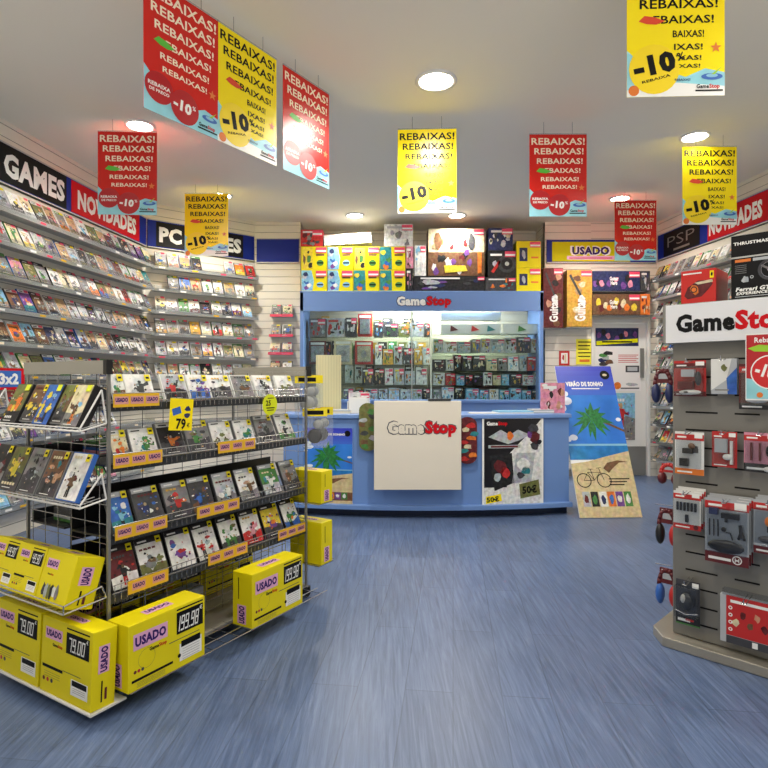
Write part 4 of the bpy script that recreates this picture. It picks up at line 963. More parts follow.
ROWS = [
 [('white', 'green', 'teal', 'brown'), ('white', 'charcoal', 'white', 'silver'), ('silver', 'red', 'grey', 'black'), ('white', 'purple', 'blue', 'navy'), ('white', 'black', 'charcoal', 'grey'), ('grey', 'brown', 'silver', 'charcoal'), ('white', 'charcoal', 'silver', 'black'), ('white', 'olive', 'charcoal', 'white')],
 [('cream', 'orange', 'red', 'orange'), ('white', 'green', 'teal', 'green'), ('black', 'orange', 'maroon', 'black'), ('grey', 'green', 'olive', 'charcoal'), ('white', 'olive', 'charcoal', 'green'), ('white', 'teal', 'charcoal', 'green'), ('grey', 'charcoal', 'brown', 'silver'), ('white', 'charcoal', 'green', 'black')],
 [('blue', 'lightblue', 'white', 'teal'), ('charcoal', 'navy', 'white', 'blue'), ('grey', 'red', 'orange', 'charcoal'), ('charcoal', 'blue', 'brown', 'navy'), ('silver', 'white', 'charcoal', 'lightblue'), ('white', 'brown', 'skin', 'cream'), ('green', 'white', 'teal', 'silver'), ('grey', 'brown', 'olive', 'skin')],
 [('maroon', 'black', 'white', 'red'), ('white', 'grey', 'olive', 'brown'), ('white', 'purple', 'blue', 'red'), ('white', 'red', 'black', 'silver'), ('white', 'green', 'olive', 'green'), ('white', 'pink', 'red', 'grey'), ('yellow', 'purple', 'white', 'orange'), ('white', 'green', 'orange', 'blue')]]
EDG = [[(112, 125), (126, 153), (162, 187), (188, 209), (209, 231), (232, 253), (254, 273), (276, 294)],
       [(111, 129), (131, 157), (158, 186), (187, 210), (211, 233), (234, 255), (256, 276), (277, 294)],
       [(110, 133), (135, 165), (166, 191), (191, 213), (214, 238), (238, 259), (260, 282), (283, 299)],
       [(110, 138), (139, 168), (169, 195), (196, 219), (220, 242), (242, 262), (263, 283), (284, 303)]]
CH = [.125, .14, .175, .185]
RN = ['top', 'second', 'third', 'lowest']
BODY = ['white', 'grey', 'charcoal', 'black']
def game_case(loc, rot, w, h, spec, label, group, seed, body='black', band='black', sticker=True, th=.015, spine=None):
    t = empty('game_case', loc, 0, label, 'game case', group); t.rotation_euler = rot
    mb = MB(); mb.box(-w/2, w/2, -th, 0, 0, h, flat(body)); mb.build('case_shell', t, bevel=.0015)
    r = random.Random(seed); mb = MB(); cover(mb, w*.93, h*.95, -th-.0004, r, spec[0], spec[1:], band=band, z0=h*.025); mb.build('cover_sheet', t)
    if sticker:
        s_ = .027; mb = MB(); mb.rect(w*.44-s_, w*.44, h*.97-s_*1.15, h*.97, -th-.005, M_yel); mb.rect(w*.44-s_*.8, w*.44-s_*.2, h*.97-s_*.75, h*.97-s_*.4, -th-.0054, M_ink); mb.build('price_sticker', t)
    return t
for ri, row in enumerate(ROWS):
    for k, spec in enumerate(row):
        a, b = EDG[ri][k]; s0 = max(.012, FS.hit(a, 450, -.03)[0]); s1 = min(SL-.02, FS.hit(b, 450, -.03)[0])
        w = min(.142, s1-s0); h = CH[ri]*(1 if not (ri == 1 and k in (2, 3, 6, 7)) else 1.12)
        nm = [nm_(c) for c in spec]
        lb = '%s game case with %s picture, %s row of wire stand, %s from near end' % (nm[0], nm[1], RN[ri], ORD[k])
        p = LW((s0+s1)/2, .022, SZ[ri]+.0045)
        game_case(p, (-.40+R.uniform(-.03, .03), 0, STH+R.uniform(-.05, .05)), w, h, spec, lb, 'used games facing out on the wire stand', 100+ri*10+k,
                  BODY[ri] if ri != 3 else 'black', [None, 'white', 'silver', 'black'][ri])
# stacks lying on rear shelves
PN = ['near', 'far', 'near', 'far', 'single']
for i, (x, ri, n) in enumerate([(.16, 2, 4), (.9, 2, 3), (.3, 1, 4), (.8, 1, 3), (.5, 0, 3)]):
    for k in range(n):
        mb = MB(); c = R.choice(['red', 'silver', 'green', 'blue', 'white', 'pink', 'silver', 'white', 'charcoal'])
        mb.box(-.095, .095, -.07, .07, 0, .014, flat(c)); mb.box(-.0955, .05, -.0705, -.069, .004, .010, M_w)
        o = mb.build('game_case', None, LW(x, SW-.16, SZ[ri]+.001+k*.0145), (0, 0, STH+R.uniform(-.06, .06)))
        tag(o, '%s case lying flat, %s pile behind the %s row, %s from bottom' % (c, PN[i], RN[ri], ORD[k]), 'game case', 'game cases lying on the rear shelves')
# yellow 79 card and round tag
t = empty('price_card', LW(sx(180, 0), -.022, 1.13), STH, 'yellow price card reading 79 hung on the top shelf of the wire stand', 'price card'); t.rotation_euler = (0, .08, STH)
mb = MB(); mb.box(-.065, .065, -.001, 0, -.06, .085, M_py); mb.poly([(-.055, .035), (-.01, .05), (0, .02), (-.045, .005)], -.0016, flat('blue')); mb.blob(.035, .04, .022, .014, -.0016, flat('navy'), R); mb.blob(.035, .01, .022, .014, -.0016, flat('navy'), R)
mb.text('79', .0, -.03, .05, -.0018, M_ink, .055, bold=.04); mb.text('€', .042, -.035, .02, -.0018, M_ink); mb.build('card', t)
t = empty('round_price_tag', LW(sx(269, 0), -.022, 1.165), STH, 'round lime price tag on the top shelf near the far end of the stand', 'price tag')
mb = MB(); mb.lathe([(.058, -.001), (.058, .001)], mat('lime_card', (215, 225, 20), .4), 24, 'y'); mb.text('25', -.015, .01, .03, -.0018, M_ink, bold=.03); mb.rect(-.03, .035, -.02, -.014, -.0018, M_ink); mb.rect(-.025, .03, -.032, -.027, -.0018, M_ink); mb.rect(-.02, .03, .034, .038, -.0018, M_ink); mb.build('card', t)

# yellow boxes
def usado_face(mb, w, h, y, price, style='wide'):
    if style == 'wide':
        mb.rect(-w*.44, -w*.02, h*.60, h*.84, y, M_lilac); mb.text('USADO', -w*.23, h*.72, h*.15, y-.0004, M_purple, w*.38, bold=.05)
        mb.logo(-w*.14, h*.53, w*.22, y-.0004, M_ink, M_logo_red, bold=.01)
        mb.rect(w*.1, w*.47, h*.93, h*.955, y, M_ink); mb.rect(w*.1, w*.47, h*.55, h*.9, y, M_ink)
        mb.seg(price, w*.135, h*.71, h*.24, y-.0005, M_w, fit=w*.28); mb.text('€', w*.44, h*.84, h*.07, y-.0005, M_w, bold=.02)
        mb.rect(-w*.46, w*.05, h*.13, h*.17, y, M_ink); mb.rect(w*.0, w*.42, h*.46, h*.475, y, flat('olive'))
        for k in range(3): mb.disc(-w*(.42-.045*k), h*.28, w*.018, y, flat(['maroon', 'red', 'charcoal'][k]), 12)
        mb.rect(w*.14, w*.45, h*.1, h*.38, y, M_w); mb.rect(w*.16, w*.43, h*.32, h*.42, y-.0004, M_ink)
        for k in range(5): mb.rect(w*.18, w*.42, h*(.28-.04*k), h*(.286-.04*k), y-.0004, M_grey)
        for k in range(4): mb.rect(-w*.4, -w*.05, h*(.1-.02*k), h*(.105-.02*k), y, flat('olive'))
        mb.ring(-w*.28, h*.42, w*.1, w*.103, y-.0002, flat('olive')); mb.disc(w*.135, h*.2, w*.022, y-.0005, M_ink, 12)
    elif style == 'tall':
        mb.rect(-w*.42, -w*.08, h*.72, h*.87, y, M_lilac); mb.text('USADO', -w*.25, h*.8, h*.09, y-.0004, M_purple, w*.3, bold=.05)
        mb.logo(-w*.17, h*.66, w*.2, y-.0004, M_ink, M_logo_red, bold=.01)
        mb.rect(.0, w*.44, h*.93, h*.95, y, M_ink); mb.rect(.0, w*.44, h*.62, h*.89, y, M_ink)
        mb.seg(price, w*.05, h*.745, h*.18, y-.0005, M_w, fit=w*.32); mb.text('€', w*.4, h*.85, h*.05, y-.0005, M_w, bold=.02)
        mb.rect(-w*.46, -w*.05, h*.33, h*.37, y, M_ink); mb.rect(-w*.05, w*.3, h*.37, h*.38, y, flat('olive')); mb.rect(w*.12, w*.44, h*.12, h*.32, y, M_w); mb.rect(w*.14, w*.42, h*.24, h*.31, y-.0004, M_ink)
        for k in range(3): mb.disc(-w*(.42-.08*k), h*.18, w*.025, y, flat(['maroon', 'red', 'charcoal'][k]), 12)
        for k in range(3): mb.rect(-w*.42, -w*.1, h*(.28-.03*k), h*(.285-.03*k), y, flat('olive'))
        for k in range(3): mb.rect(w*.16, w*.4, h*(.21-.025*k), h*(.215-.025*k), y-.0004, M_grey)
    elif style == 'art':
        mb.rect(-w*.4, -w*.02, h*.66, h*.84, y, M_lilac); mb.text('USADO', -w*.21, h*.75, h*.11, y-.0004, M_purple, w*.34, bold=.05); mb.logo(-w*.2, h*.55, w*.2, y-.0004, M_ink, M_logo_red, bold=.01)
        r = random.Random(3)
        for k in range(6): mb.blob(-w*.3+w*.09*k, h*.25, w*.07, h*.17, y-.0003*k-.0002, pr(['charcoal', 'silver', 'olive', 'black', 'white', 'grey'][k]), r)
    else:
        pass
def yellow_box(loc, rot, w, h, dp, price, style, label, side='usado'):
    t = empty('console_box', loc, 0, label, 'box', 'yellow used-console boxes'); t.rotation_euler = rot
    mb = MB(); mb.box(-w/2, w/2, 0, dp, 0, h, M_yel); mb.build('carton', t, bevel=.003)
    mb = MB(); usado_face(mb, w, h, -.0006, price, style)
    # right side print
    mb.T = Matrix.Translation((w/2+.0006, dp/2, 0)) @ Matrix.Rotation(PI/2, 4, 'Z')
    mb.rect(-dp*.25, dp*.2, h*.45, h*.8, 0, M_lilac); mb.text('USADO', -dp*.02, h*.625, dp*.3, -.0004, M_purple, h*.32, bold=.05, rot=PI/2); mb.rect(-dp*.1, -dp*.04, h*.08, h*.35, -.0002, M_ink); mb.rect(dp*.05, dp*.15, h*.1, h*.25, -.0002, flat('maroon'))
    # left side print
    mb.T = Matrix.Translation((-w/2-.0006, dp/2, 0)) @ Matrix.Rotation(-PI/2, 4, 'Z')
    mb.rect(-dp*.25, dp*.2, h*.05, h*.4, 0, M_lilac); mb.text('USADO', -dp*.02, h*.22, dp*.3, -.0004, M_purple, h*.32, bold=.05, rot=PI/2); mb.rect(-dp*.2, -dp*.16, h*.5, h*.9, -.0002, M_ink)
    # top print
    mb.T = Matrix.Translation((0, dp/2, h+.0006)) @ Matrix.Rotation(-PI/2, 4, 'X')
    mb.rect(-w*.2, w*.15, -dp*.2, dp*.15, 0, M_lilac); mb.text('USADO', -w*.02, -.0, dp*.2, -.0004, M_purple, w*.3, bold=.05)
    mb.T = Matrix(); mb.build('printing', t)
    return t
yellow_box(LW(-.035+.19, -.175, .0845), (0, 0, STH), .38, .262, .13, '199.98', 'wide', 'wide yellow box priced 199.98 at the near bottom corner of the wire stand')
s2 = FS.hit(252, 600, .175)[0]
yellow_box(LW(s2+.195, -.175, .0845), (0, 0, STH), .39, .265, .13, '199.98', 'wide', 'wide yellow box priced 199.98 at the far bottom end of the wire stand')
ETH = STH-PI/2
# end baskets (near short side).  local: x negative = towards the camera
def end_tray(z, y0, y1, dp, rise, name='end_tray', m=None, lip=.03):
    m = m or M_white; mb = sp(MB())
    a = (-dp, y0, z); b = (-dp, y1, z); c = (-.01, y0, z-.0); d = (-.01, y1, z)
    mb.bar(a, b, .005, m); mb.bar((-dp, y0, z+lip), (-dp, y1, z+lip), .003, m)
    for y in (y0, y1):
        mb.bar((-dp, y, z), (-.01, y, z+rise*.15), .004, m); mb.bar((-dp, y, z+lip), (-.03, y, z+rise), .004, m); mb.bar((-dp, y, z), (-dp, y, z+lip), .003, m); mb.bar((-.03, y, z+rise), (-.01, y, z+rise*.15), .004, m)
    y = y0
    while y < y1: mb.bar((-dp, y, z), (-.01, y, z+rise*.15), .0018, m, 4); y += .04
    mb.build(name, stand)
end_tray(1.10, 0, .74, .12, .16, lip=.012)
end_tray(.80, 0, .74, .12, .12, lip=.012)
end_tray(.41, -.0, .66, .185, .06, m=M_chrome)
mb = sp(MB()); mb.box(-.16, -.01, -.13, .60, .045, .052, M_white); mb.bar((-.16, -.13, .055), (-.16, .6, .055), .005, M_white); mb.build('end_base_shelf', stand)
EP = lambda x, y, z: LW(x, y, z)
# bottom two 79.00 boxes
for k, (yc_, lb) in enumerate([(.05, 'yellow box priced 79.00 at the near bottom corner of the stand end'), (.405, 'yellow box priced 79.00, left one of two at the stand end')]):
    yellow_box(EP(-.155, yc_, .056), (-.05, 0, ETH), .34, .295, .10, '79.00', 'tall', lb)
for k, (yc_, w, st, lb) in enumerate([(.12, .205, 'art', 'yellow tilted box with grey picture, at the near corner of the end tray'), (.325, .195, 'tall', 'yellow tilted box, middle of three in the end tray'), (.52, .2, 'tall', 'yellow tilted box, leftmost of three in the end tray')]):
    yellow_box(EP(-.175, yc_, .42), (-.30, 0, ETH), w, .20, .12 if k == 0 else .1, '49.90', st, lb)
for k in range(3):
    yellow_box(LW(.22+.4*k, .36, .0815), (0, 0, STH), .38, .24, .13, '199.98', 'wide', 'yellow box stored on the base inside the wire stand, %s from the near end' % ORD[k])
for k, (x, c) in enumerate([(.2, 'charcoal'), (.56, 'silver')]):
    art_box(LW(x, .22, .0815).x, LW(x, .22, .0815).y, .0815, .26, .13, .09, c, ['black', 'grey', 'charcoal'], '%s box on the base inside the wire stand behind its lower grid' % c, None, name='storage_box', seed=k, rz=STH, pricetag=False)
# big-box games in tray 1 and cases in tray 2
for k, (y, w, spec, lb) in enumerate([(.10, .115, ('cream', 'brown', 'lightblue', 'orange'), 'thick black-spined tan game box nearest the post, top end tray'),
                                      (.31, .115, ('blue', 'yellow', 'lightblue', 'yellow'), 'thick black-spined blue game box, middle of the top end tray'),
                                      (.56, .125, ('olive', 'orange', 'yellow', 'black'), 'thick black-spined green and orange game box, left in top end tray')]):
    t = empty('game_box', EP(-.112, y, 1.112), 0, lb, 'game box', 'thick game boxes in the top end tray'); t.rotation_euler = (-.45, 0, ETH+.0)
    mb = MB(); mb.box(-w/2, w/2, 0, .05, 0, .19, flat('black')); mb.build('box_body', t, bevel=.002)
    mb = MB(); cover(mb, w*.96, .182, -.0006, random.Random(50+k), spec[0], spec[1:], None, z0=.004); mb.build('front_art', t)
    mb = MB(); mb.rect(w*.18, w*.46, .155, .184, -.005, mat('lime_card', (215, 225, 20), .4)); mb.build('price_sticker', t)
for k, y in enumerate([.20, .43]):
    game_case(EP(-.085, y, 1.114), (-.45, 0, ETH), .12, .18, [('olive', 'brown', 'grey'), ('brown', 'yellow', 'charcoal')][k], 'game case tucked %s in the top end tray' % ['between the tan and blue thick boxes', 'between the blue and green thick boxes'][k], 'thin cases in the top end tray', 70+k, 'grey', None)
for k, (y, spec, body, lb) in enumerate([(.085, ('white', 'brown', 'maroon', 'silver'), 'blue', 'white covered case in a blue sleeve nearest the post in the lower end tray'),
                                   (.235, ('brown', 'skin', 'teal', 'charcoal'), 'grey', 'brown covered case, second from the post in the lower end tray'),
                                   (.385, ('grey', 'charcoal', 'silver', 'black'), 'grey', 'grey covered case, third from the post in the lower end tray'),
                                   (.53, ('olive', 'yellow', 'brown', 'black'), 'charcoal', 'green-brown covered case, fourth from the post in the lower end tray'),
                                   (.67, ('black', 'maroon', 'brown', 'grey'), 'black', 'black covered case, farthest from the post in the lower end tray')]):
    game_case(EP(-.112, y, .814), (-.42, 0, ETH), .14, .2, spec, lb, 'cases in the lower end tray', 80+k, body, None, True, .02)
# far end: bags and boxes
for k, (z, h, x) in enumerate([(.565, .19, .09), (.20, .25, .09)]):
    p = LW(SL+.13, .02, z)
    yellow_box(p, (0, 0, STH+PI/2+.0), .24, h, .11, '49.90', 'art', 'yellow box sticking out at the far end of the stand, %s of the two' % ['upper', 'lower'][k])
    mb = sp(MB()); mb.box(SL, SL+.14, -.1, .2, z-.006, z-.001, M_chrome); mb.bar((SL+.14, -.1, z+.01), (SL+.14, .2, z+.01), .003, M_chrome); mb.build('far_end_shelf', stand)
def bag(loc, rz, w, h, label, cont):
    t = empty('hanging_pack', loc, rz, label, 'accessory pack', 'accessory packs at the far end of the wire stand')
    mb = MB(); mb.box(-w/2, w/2, -.003, .003, -.05, 0, M_py); mb.rect(-w*.35, w*.35, -.04, -.015, -.0036, M_ink); mb.build('header_card', t)
    mb = MB(); mb.box(-w/2, w/2, -.02, .02, -h, -.05, M_clear); mb.build('clear_bag', t)
    mb = MB()
    for c in cont: mb.ell(*c)
    mb.build('contents', t, smooth=True)
for k, (x, y, z) in enumerate([(.05, .03, 1.33), (.15, .08, 1.33), (.06, -.02, 1.13), (.19, .03, 1.13)]):
    bag(LW(SL+x, y, z), .12, .15, .24, 'clear pack with yellow header, far end of wire stand, %s' % ['upper near one', 'upper far one', 'lower near one', 'lower far one'][k], [((0, 0, -.17), (.045, .014, .045), M_black if k > 1 else M_lgrey), ((0.02, 0, -.1), (.03, .012, .03), M_lgrey)])
    mb = sp(MB()); mb.bar((SL-.0, y, z-.002), (SL+x+.03, y, z-.002), .003, M_chrome); mb.build('hook', stand)
# red-blue 3x2 sign on the left wall shelf
fs, fz = FL.hit(9, 377, .17)
t = empty('offer_sign', FL.w(fs, .165, fz-.1), FL.th, 'red and blue 3x2 offer sign clipped to a left wall shelf', 'sign')
mb = MB(); mb.box(-.17, .17, -.004, 0, 0, .17, M_logo_red); mb.rect(-.12, .13, .02, .15, -.005, flat('blue')); mb.text('3x2', 0, .085, .09, -.006, M_w, .2, bold=.05); mb.build('sign_card', t)

# ------------------------------------------------------------------ right accessory stand
RT = -PI/4
FT = Frame(1.43, 2.84, RT)
def TW(x, y, z): return FT.w(x, -y, z)
TWd, TD = .95, .62
acc = empty('accessory_stand', TW(TWd/2, TD/2, 0), RT, 'tall grey slotted accessory stand with store sign at right', 'display stand')
ax, ay = -TWd/2, -TD/2
def tp(mb): mb.T = Matrix.Translation((ax, ay, 0)); return mb
mb = tp(MB())
pts = [(-.02, -.08), (TWd+.02, -.08), (TWd+.1, .0), (TWd+.1, TD), (TWd, TD+.1), (0, TD+.1), (-.1, TD), (-.1, .02)]
n = 8
mb.add([(x, y, .001) for x, y in pts]+[(x, y, .048) for x, y in pts], [tuple(reversed(range(n))), tuple(range(n, 2*n))]+[(k, (k+1) % n, n+(k+1) % n, n+k) for k in range(n)], M_base)
mb.build('base_plinth', acc, bevel=.004)
mb = tp(MB()); mb.box(0, TWd, 0, TD, .05, 1.49, M_stand); mb.build('slotted_body', acc, bevel=.006)
z = .12
while z < 1.45:
    for (a, b) in ((.06, .20), (.27, .37), (.44, .60), (.67, .8)):
        mb = tp(MB()); mb.box(a, b, -.0012, .0, z, z+.008, M_ink); mb.build('slot', acc)
    z += .085
# sign box
SZ0, SZ1 = 1.478, 1.667
mb = tp(MB()); mb.box(-.03, TWd+.03, -.05, TD+.03, SZ0, SZ1, M_grey); mb.build('sign_housing', acc, bevel=.004)
mb = tp(MB()); mb.box(-.012, TWd+.03, -.058, -.05, SZ0+.002, SZ1-.004, mat('sign_white', (226, 227, 230), .35)); mb.build('sign_face', acc)
gx0 = FT.hit(676, 320, .06)[0]; gx1 = FT.hit(735, 320, .06)[0]
mb = tp(MB()); gw = gx1-gx0
mb.text('Game', gx0+gw/2, (SZ0+SZ1)/2-.002, .088, -.0595, M_ink, gw, bold=.05)
mb.text('Stop', gx1+gw*.42, (SZ0+SZ1)/2-.013, .114, -.0595, M_logo_red, gw*.84, bold=.05); mb.build('lettering', acc)
# boxes on the stand
def stand_box(px0, px1, py0, n_, base, art, label, dp, zb=SZ1):
    s0 = FT.hit(px0, 290, n_)[0]; s1, zt_ = FT.hit(px1, py0, n_)
    w = s1-s0; h = FT.hit(px0, py0, n_)[1]-zb
    t = empty('wheel_box', FT.w((s0+s1)/2, n_, zb+.001), RT, label, 'box'); mb = MB(); mb.box(-w/2, w/2, 0, dp, 0, h, pr(base) if isinstance(base, str) else base); mb.build('carton', t, bevel=.002)
    mb = MB(); art(mb, w, h); mb.build('printing', t); return t
def ferrari(mb, w, h):
    y = -.001
    mb.poly([(-w*.4, h*.25), (-w*.3, h*.5), (0, h*.68), (w*.3, h*.66), (w*.42, h*.55), (w*.3, h*.4), (w*.1, h*.2), (-w*.3, h*.15)], y, pr('maroon'))
    r = random.Random(4); mb.blob(-w*.1, h*.42, w*.16, h*.18, y-.0004, pr('orange'), r); mb.ring(-w*.12, h*.42, w*.07, w*.1, y-.0008, pr('black')); mb.poly([(-w*.1, h*.62), (w*.4, h*.68), (w*.42, h*.6), (0, h*.56)], y-.0008, pr('cream'))
    mb.rect(-w*.44, w*.1, h*.88, h*.92, y, M_w); mb.rect(w*.33, w*.44, h*.72, h*.93, y, M_py); mb.disc(w*.385, h*.83, w*.03, y-.0005, M_ink, 8, h*.06)
rb = stand_box(681, 716, 272, .0, mat('box_red', (200, 30, 24), .35), ferrari, 'red steering wheel box standing on top of the accessory stand', .2)
def thrust(mb, w, h):
    y = -.001
    mb.rect(-w/2, w/2, h*.64, h*.665, y, M_lgrey); mb.text('THRUSTMASTER', -w*.02, h*.87, h*.05, y, M_w, w*.86, bold=.04)
    mb.rect(-w*.42, -w*.12, h*.575, h*.62, y, flat('orange')); mb.rect(-w*.08, w*.22, h*.575, h*.62, y, flat('silver'))
    mb.ring(w*.24, h*.42, w*.17, w*.23, y, pr('charcoal'), 28); mb.ring(w*.24, h*.42, w*.165, w*.17, y-.0004, pr('silver'), 28); mb.disc(w*.24, h*.42, w*.055, y-.0004, pr('silver')); mb.disc(w*.24, h*.42, w*.025, y-.0008, M_py)
    for a in (.5, 2.6, 4.7): mb.bar((w*.24, y, h*.42), (w*.24+w*.19*math.cos(a), y, h*.42+w*.19*math.sin(a)), .006, pr('grey'), 4)
    mb.blob(-w*.22, h*.3, w*.09, h*.07, y, pr('silver'), random.Random(3)); mb.ring(-w*.1, h*.33, w*.02, w*.035, y, flat('silver'))
    for k in range(5): mb.rect(-w*.42, -w*.2, h*(.52-.03*k), h*(.528-.03*k), y, flat('grey'))
    mb.text('Ferrari GT', -w*.08, h*.15, h*.065, y, M_w, w*.66, bold=.04, shear=.2); mb.text('EXPERIENCE', -w*.1, h*.085, h*.045, y, M_w, w*.6, bold=.04, shear=.2); mb.rect(-w*.42, w*.3, h*.03, h*.04, y, flat('silver'))
stand_box(731, 785, 237, .03, mat('box_black', (16, 16, 18), .5, spec=.2), thrust, 'large black steering wheel box on top of the accessory stand at the right edge', .28)

# hanging packs on the front
def pack(px0, px1, py0, py1, label, build, n_=.05, hooked=True, dp=.03, tagc=None, more=0, more_of=''):
    s0, zt_ = FT.hit(px0, py0, n_); s1, _ = FT.hit(px1, py1, n_); zb_ = FT.hit(px0, py1, n_)[1]
    w = s1-s0; h = zt_-zb_; xm = (s0+s1)/2
    t = empty('blister_pack', FT.w(xm, n_, zb_), RT, label, 'accessory pack', 'packs on the accessory stand')
    build(t, w, h)
    for q in range(1, more+1):
        c_ = t.copy(); COL.objects.link(c_); c_.location = FT.w(xm+.003*q, n_-.024*q, zb_+.007*q)
        c_['label'] = '%s pack behind the %s' % (['next', 'rearmost'][q-1], more_of)
        for ch in list(t.children): k_ = ch.copy(); COL.objects.link(k_); k_.parent = c_
    if hooked:
        m = tp(MB()); zc = zt_-.008; m.bar((xm-.008, 0, zc+.012), (xm-.008, -n_-.05, zc), .0022, M_chrome); m.bar((xm+.008, 0, zc+.012), (xm+.008, -n_-.05, zc), .0022, M_chrome); m.bar((xm-.008, -n_-.05, zc), (xm+.008, -n_-.05, zc), .0022, M_chrome); m.bar((xm, -n_-.05, zc), (xm, -n_-.055, zc+.02), .0022, M_chrome); m.build('hook', acc)
    return t
def card(t, w, h, base, topc, botc, toph=.14, both=.14, tag_=True, ttl=True):
    mb = MB(); mb.box(-w/2, w/2, 0, .002, 0, h, flat(base)); mb.rect(-w/2, w/2, h*(1-toph)-.012, h-.012, -.0005, flat(topc)); mb.rect(-w/2, w/2, 0, h*both, -.0005, flat(botc))
    if ttl: mb.rect(-w*.42, -w*.1, h*(1-toph*.7)-.01, h*(1-toph*.4)-.01, -.001, M_w)
    mb.rect(-w*.42, w*.1, h*both*.3, h*both*.55, -.001, M_w)
    if tag_: mb.rect(w*.18, w*.45, h*.86, h*.97, -.0014, M_w)
    mb.build('backing_card', t)
def shell(t, w, h, x0, x1, z0, z1, dp=.022):
    mb = MB(); mb.box(w*x0, w*x1, -dp, -.001, h*z0, h*z1, M_clear); mb.build('blister', t, bevel=.004)
def p1(t, w, h): # red controller grip
    card(t, w, h, 'red', 'maroon', 'maroon'); r = random.Random(1)
    mb = MB(); mb.box(-w*.32, w*.15, -.03, -.004, h*.2, h*.42, flat('maroon')); mb.box(-w*.2, w*.2, -.034, -.004, h*.55, h*.75, flat('silver')); mb.ell((w*.05, -.02, h*.12), (w*.35, .014, h*.07), M_white); mb.ell((w*.3, -.02, h*.5), (w*.1, .015, h*.2), flat('charcoal')); mb.ell((-w*.05, -.02, h*.12), (w*.12, .018, h*.035), M_ink); mb.build('contents', t)
    shell(t, w, h, -.46, .46, .02, .85, .04)
pack(674, 706, 361, 396, 'red game controller pack at the upper left of the accessory stand', p1)
def p2(t, w, h):
    mb = MB(); mb.box(-w/2, w/2, 0, .03, 0, h, flat('silver')); mb.poly([(-w*.5, h), (w*.3, h), (w*.1, h*.4), (-w*.5, h*.1)], -.0006, flat('white')); mb.poly([(w*.5, h*.75), (w*.1, h*.45), (w*.15, 0), (w*.5, 0)], -.0008, pr('blue')); mb.blob(0, h*.75, w*.14, h*.12, -.0012, pr('olive'), random.Random(2)); mb.rect(-w*.35, w*.2, h*.1, h*.14, -.0012, M_grey); mb.build('carton', t, bevel=.002)
pack(711, 737, 359, 394, 'white and blue accessory box hanging beside the red controller pack', p2)
def p3(t, w, h):
    card(t, w, h, 'maroon', 'red', 'black'); mb = MB(); mb.ell((0, -.015, h*.2), (w*.3, .012, h*.06), flat('silver')); mb.ell((-w*.1, -.014, h*.5), (w*.2, .012, h*.15), flat('charcoal')); mb.build('contents', t); shell(t, w, h, -.45, .45, .08, .85)
pack(739, 778, 364, 409, 'dark red pack partly behind the red offer poster on the accessory stand', p3)
def p4(t, w, h):
    card(t, w, h, 'white', 'red', 'orange'); mb = MB(); r = random.Random(3)
    mb.blob(w*.15, h*.6, w*.25, h*.14, -.002, flat('charcoal'), r); mb.box(-w*.2, w*.15, -.02, -.002, h*.5, h*.62, M_black); mb.box(-w*.3, 0, -.02, -.002, h*.2, h*.38, M_black); mb.ell((w*.1, -.012, h*.68), (w*.12, .01, h*.07), flat('brown')); mb.build('contents', t); shell(t, w, h, -.42, .42, .16, .82)
pack(675, 704, 431, 473, 'white pack with black gadget, left in second row of the accessory stand', p4)
def p5(t, w, h):
    card(t, w, h, 'red', 'red', 'red'); mb = MB(); mb.box(-w*.35, w*.15, -.02, -.002, h*.42, h*.8, flat('silver')); mb.ell((w*.15, -.012, h*.3), (w*.2, .01, h*.09), M_white); mb.box(w*.25, w*.35, -.014, -.002, h*.1, h*.75, M_white); mb.build('contents', t); shell(t, w, h, -.45, .45, .08, .85)
pack(712, 737, 431, 466, 'red pack with white cable, middle of the second row of the accessory stand', p5)
def p6(t, w, h):
    card(t, w, h, 'pink', 'red', 'black', both=.22); mb = MB(); mb.box(-w*.3, -w*.24, -.015, -.002, h*.3, h*.75, flat('maroon')); mb.box(-w*.05, 0, -.015, -.002, h*.3, h*.75, flat('maroon')); mb.ell((w*.25, -.012, h*.55), (w*.1, .012, h*.16), M_black); mb.ell((w*.25, -.012, h*.1), (w*.18, .01, h*.07), M_white); mb.build('contents', t); shell(t, w, h, -.45, .45, .05, .8)
pack(744, 779, 432, 471, 'pink and red pack, right edge of second row of the accessory stand', p6)
def p7(t, w, h):
    card(t, w, h, 'white', 'red', 'red'); mb = MB()
    for k in range(6): mb.box(-w*.36+w*.13*k, -w*.36+w*.13*k+w*.06, -.014, -.002, h*.5, h*.72, M_black)
    mb.box(-w*.04, w*.06, -.014, -.002, h*.2, h*.4, M_black); mb.build('contents', t); mb = MB(); mb.disc(w*.32, h*.08, w*.09, -.002, flat('maroon')); mb.build('round_mark', t); shell(t, w, h, -.46, .46, .15, .82)
pack(673.5, 701, 490, 527, 'white pack with six small black plugs, left on the accessory stand', p7, n_=.065, more=2, more_of='one with six black plugs on the accessory stand')
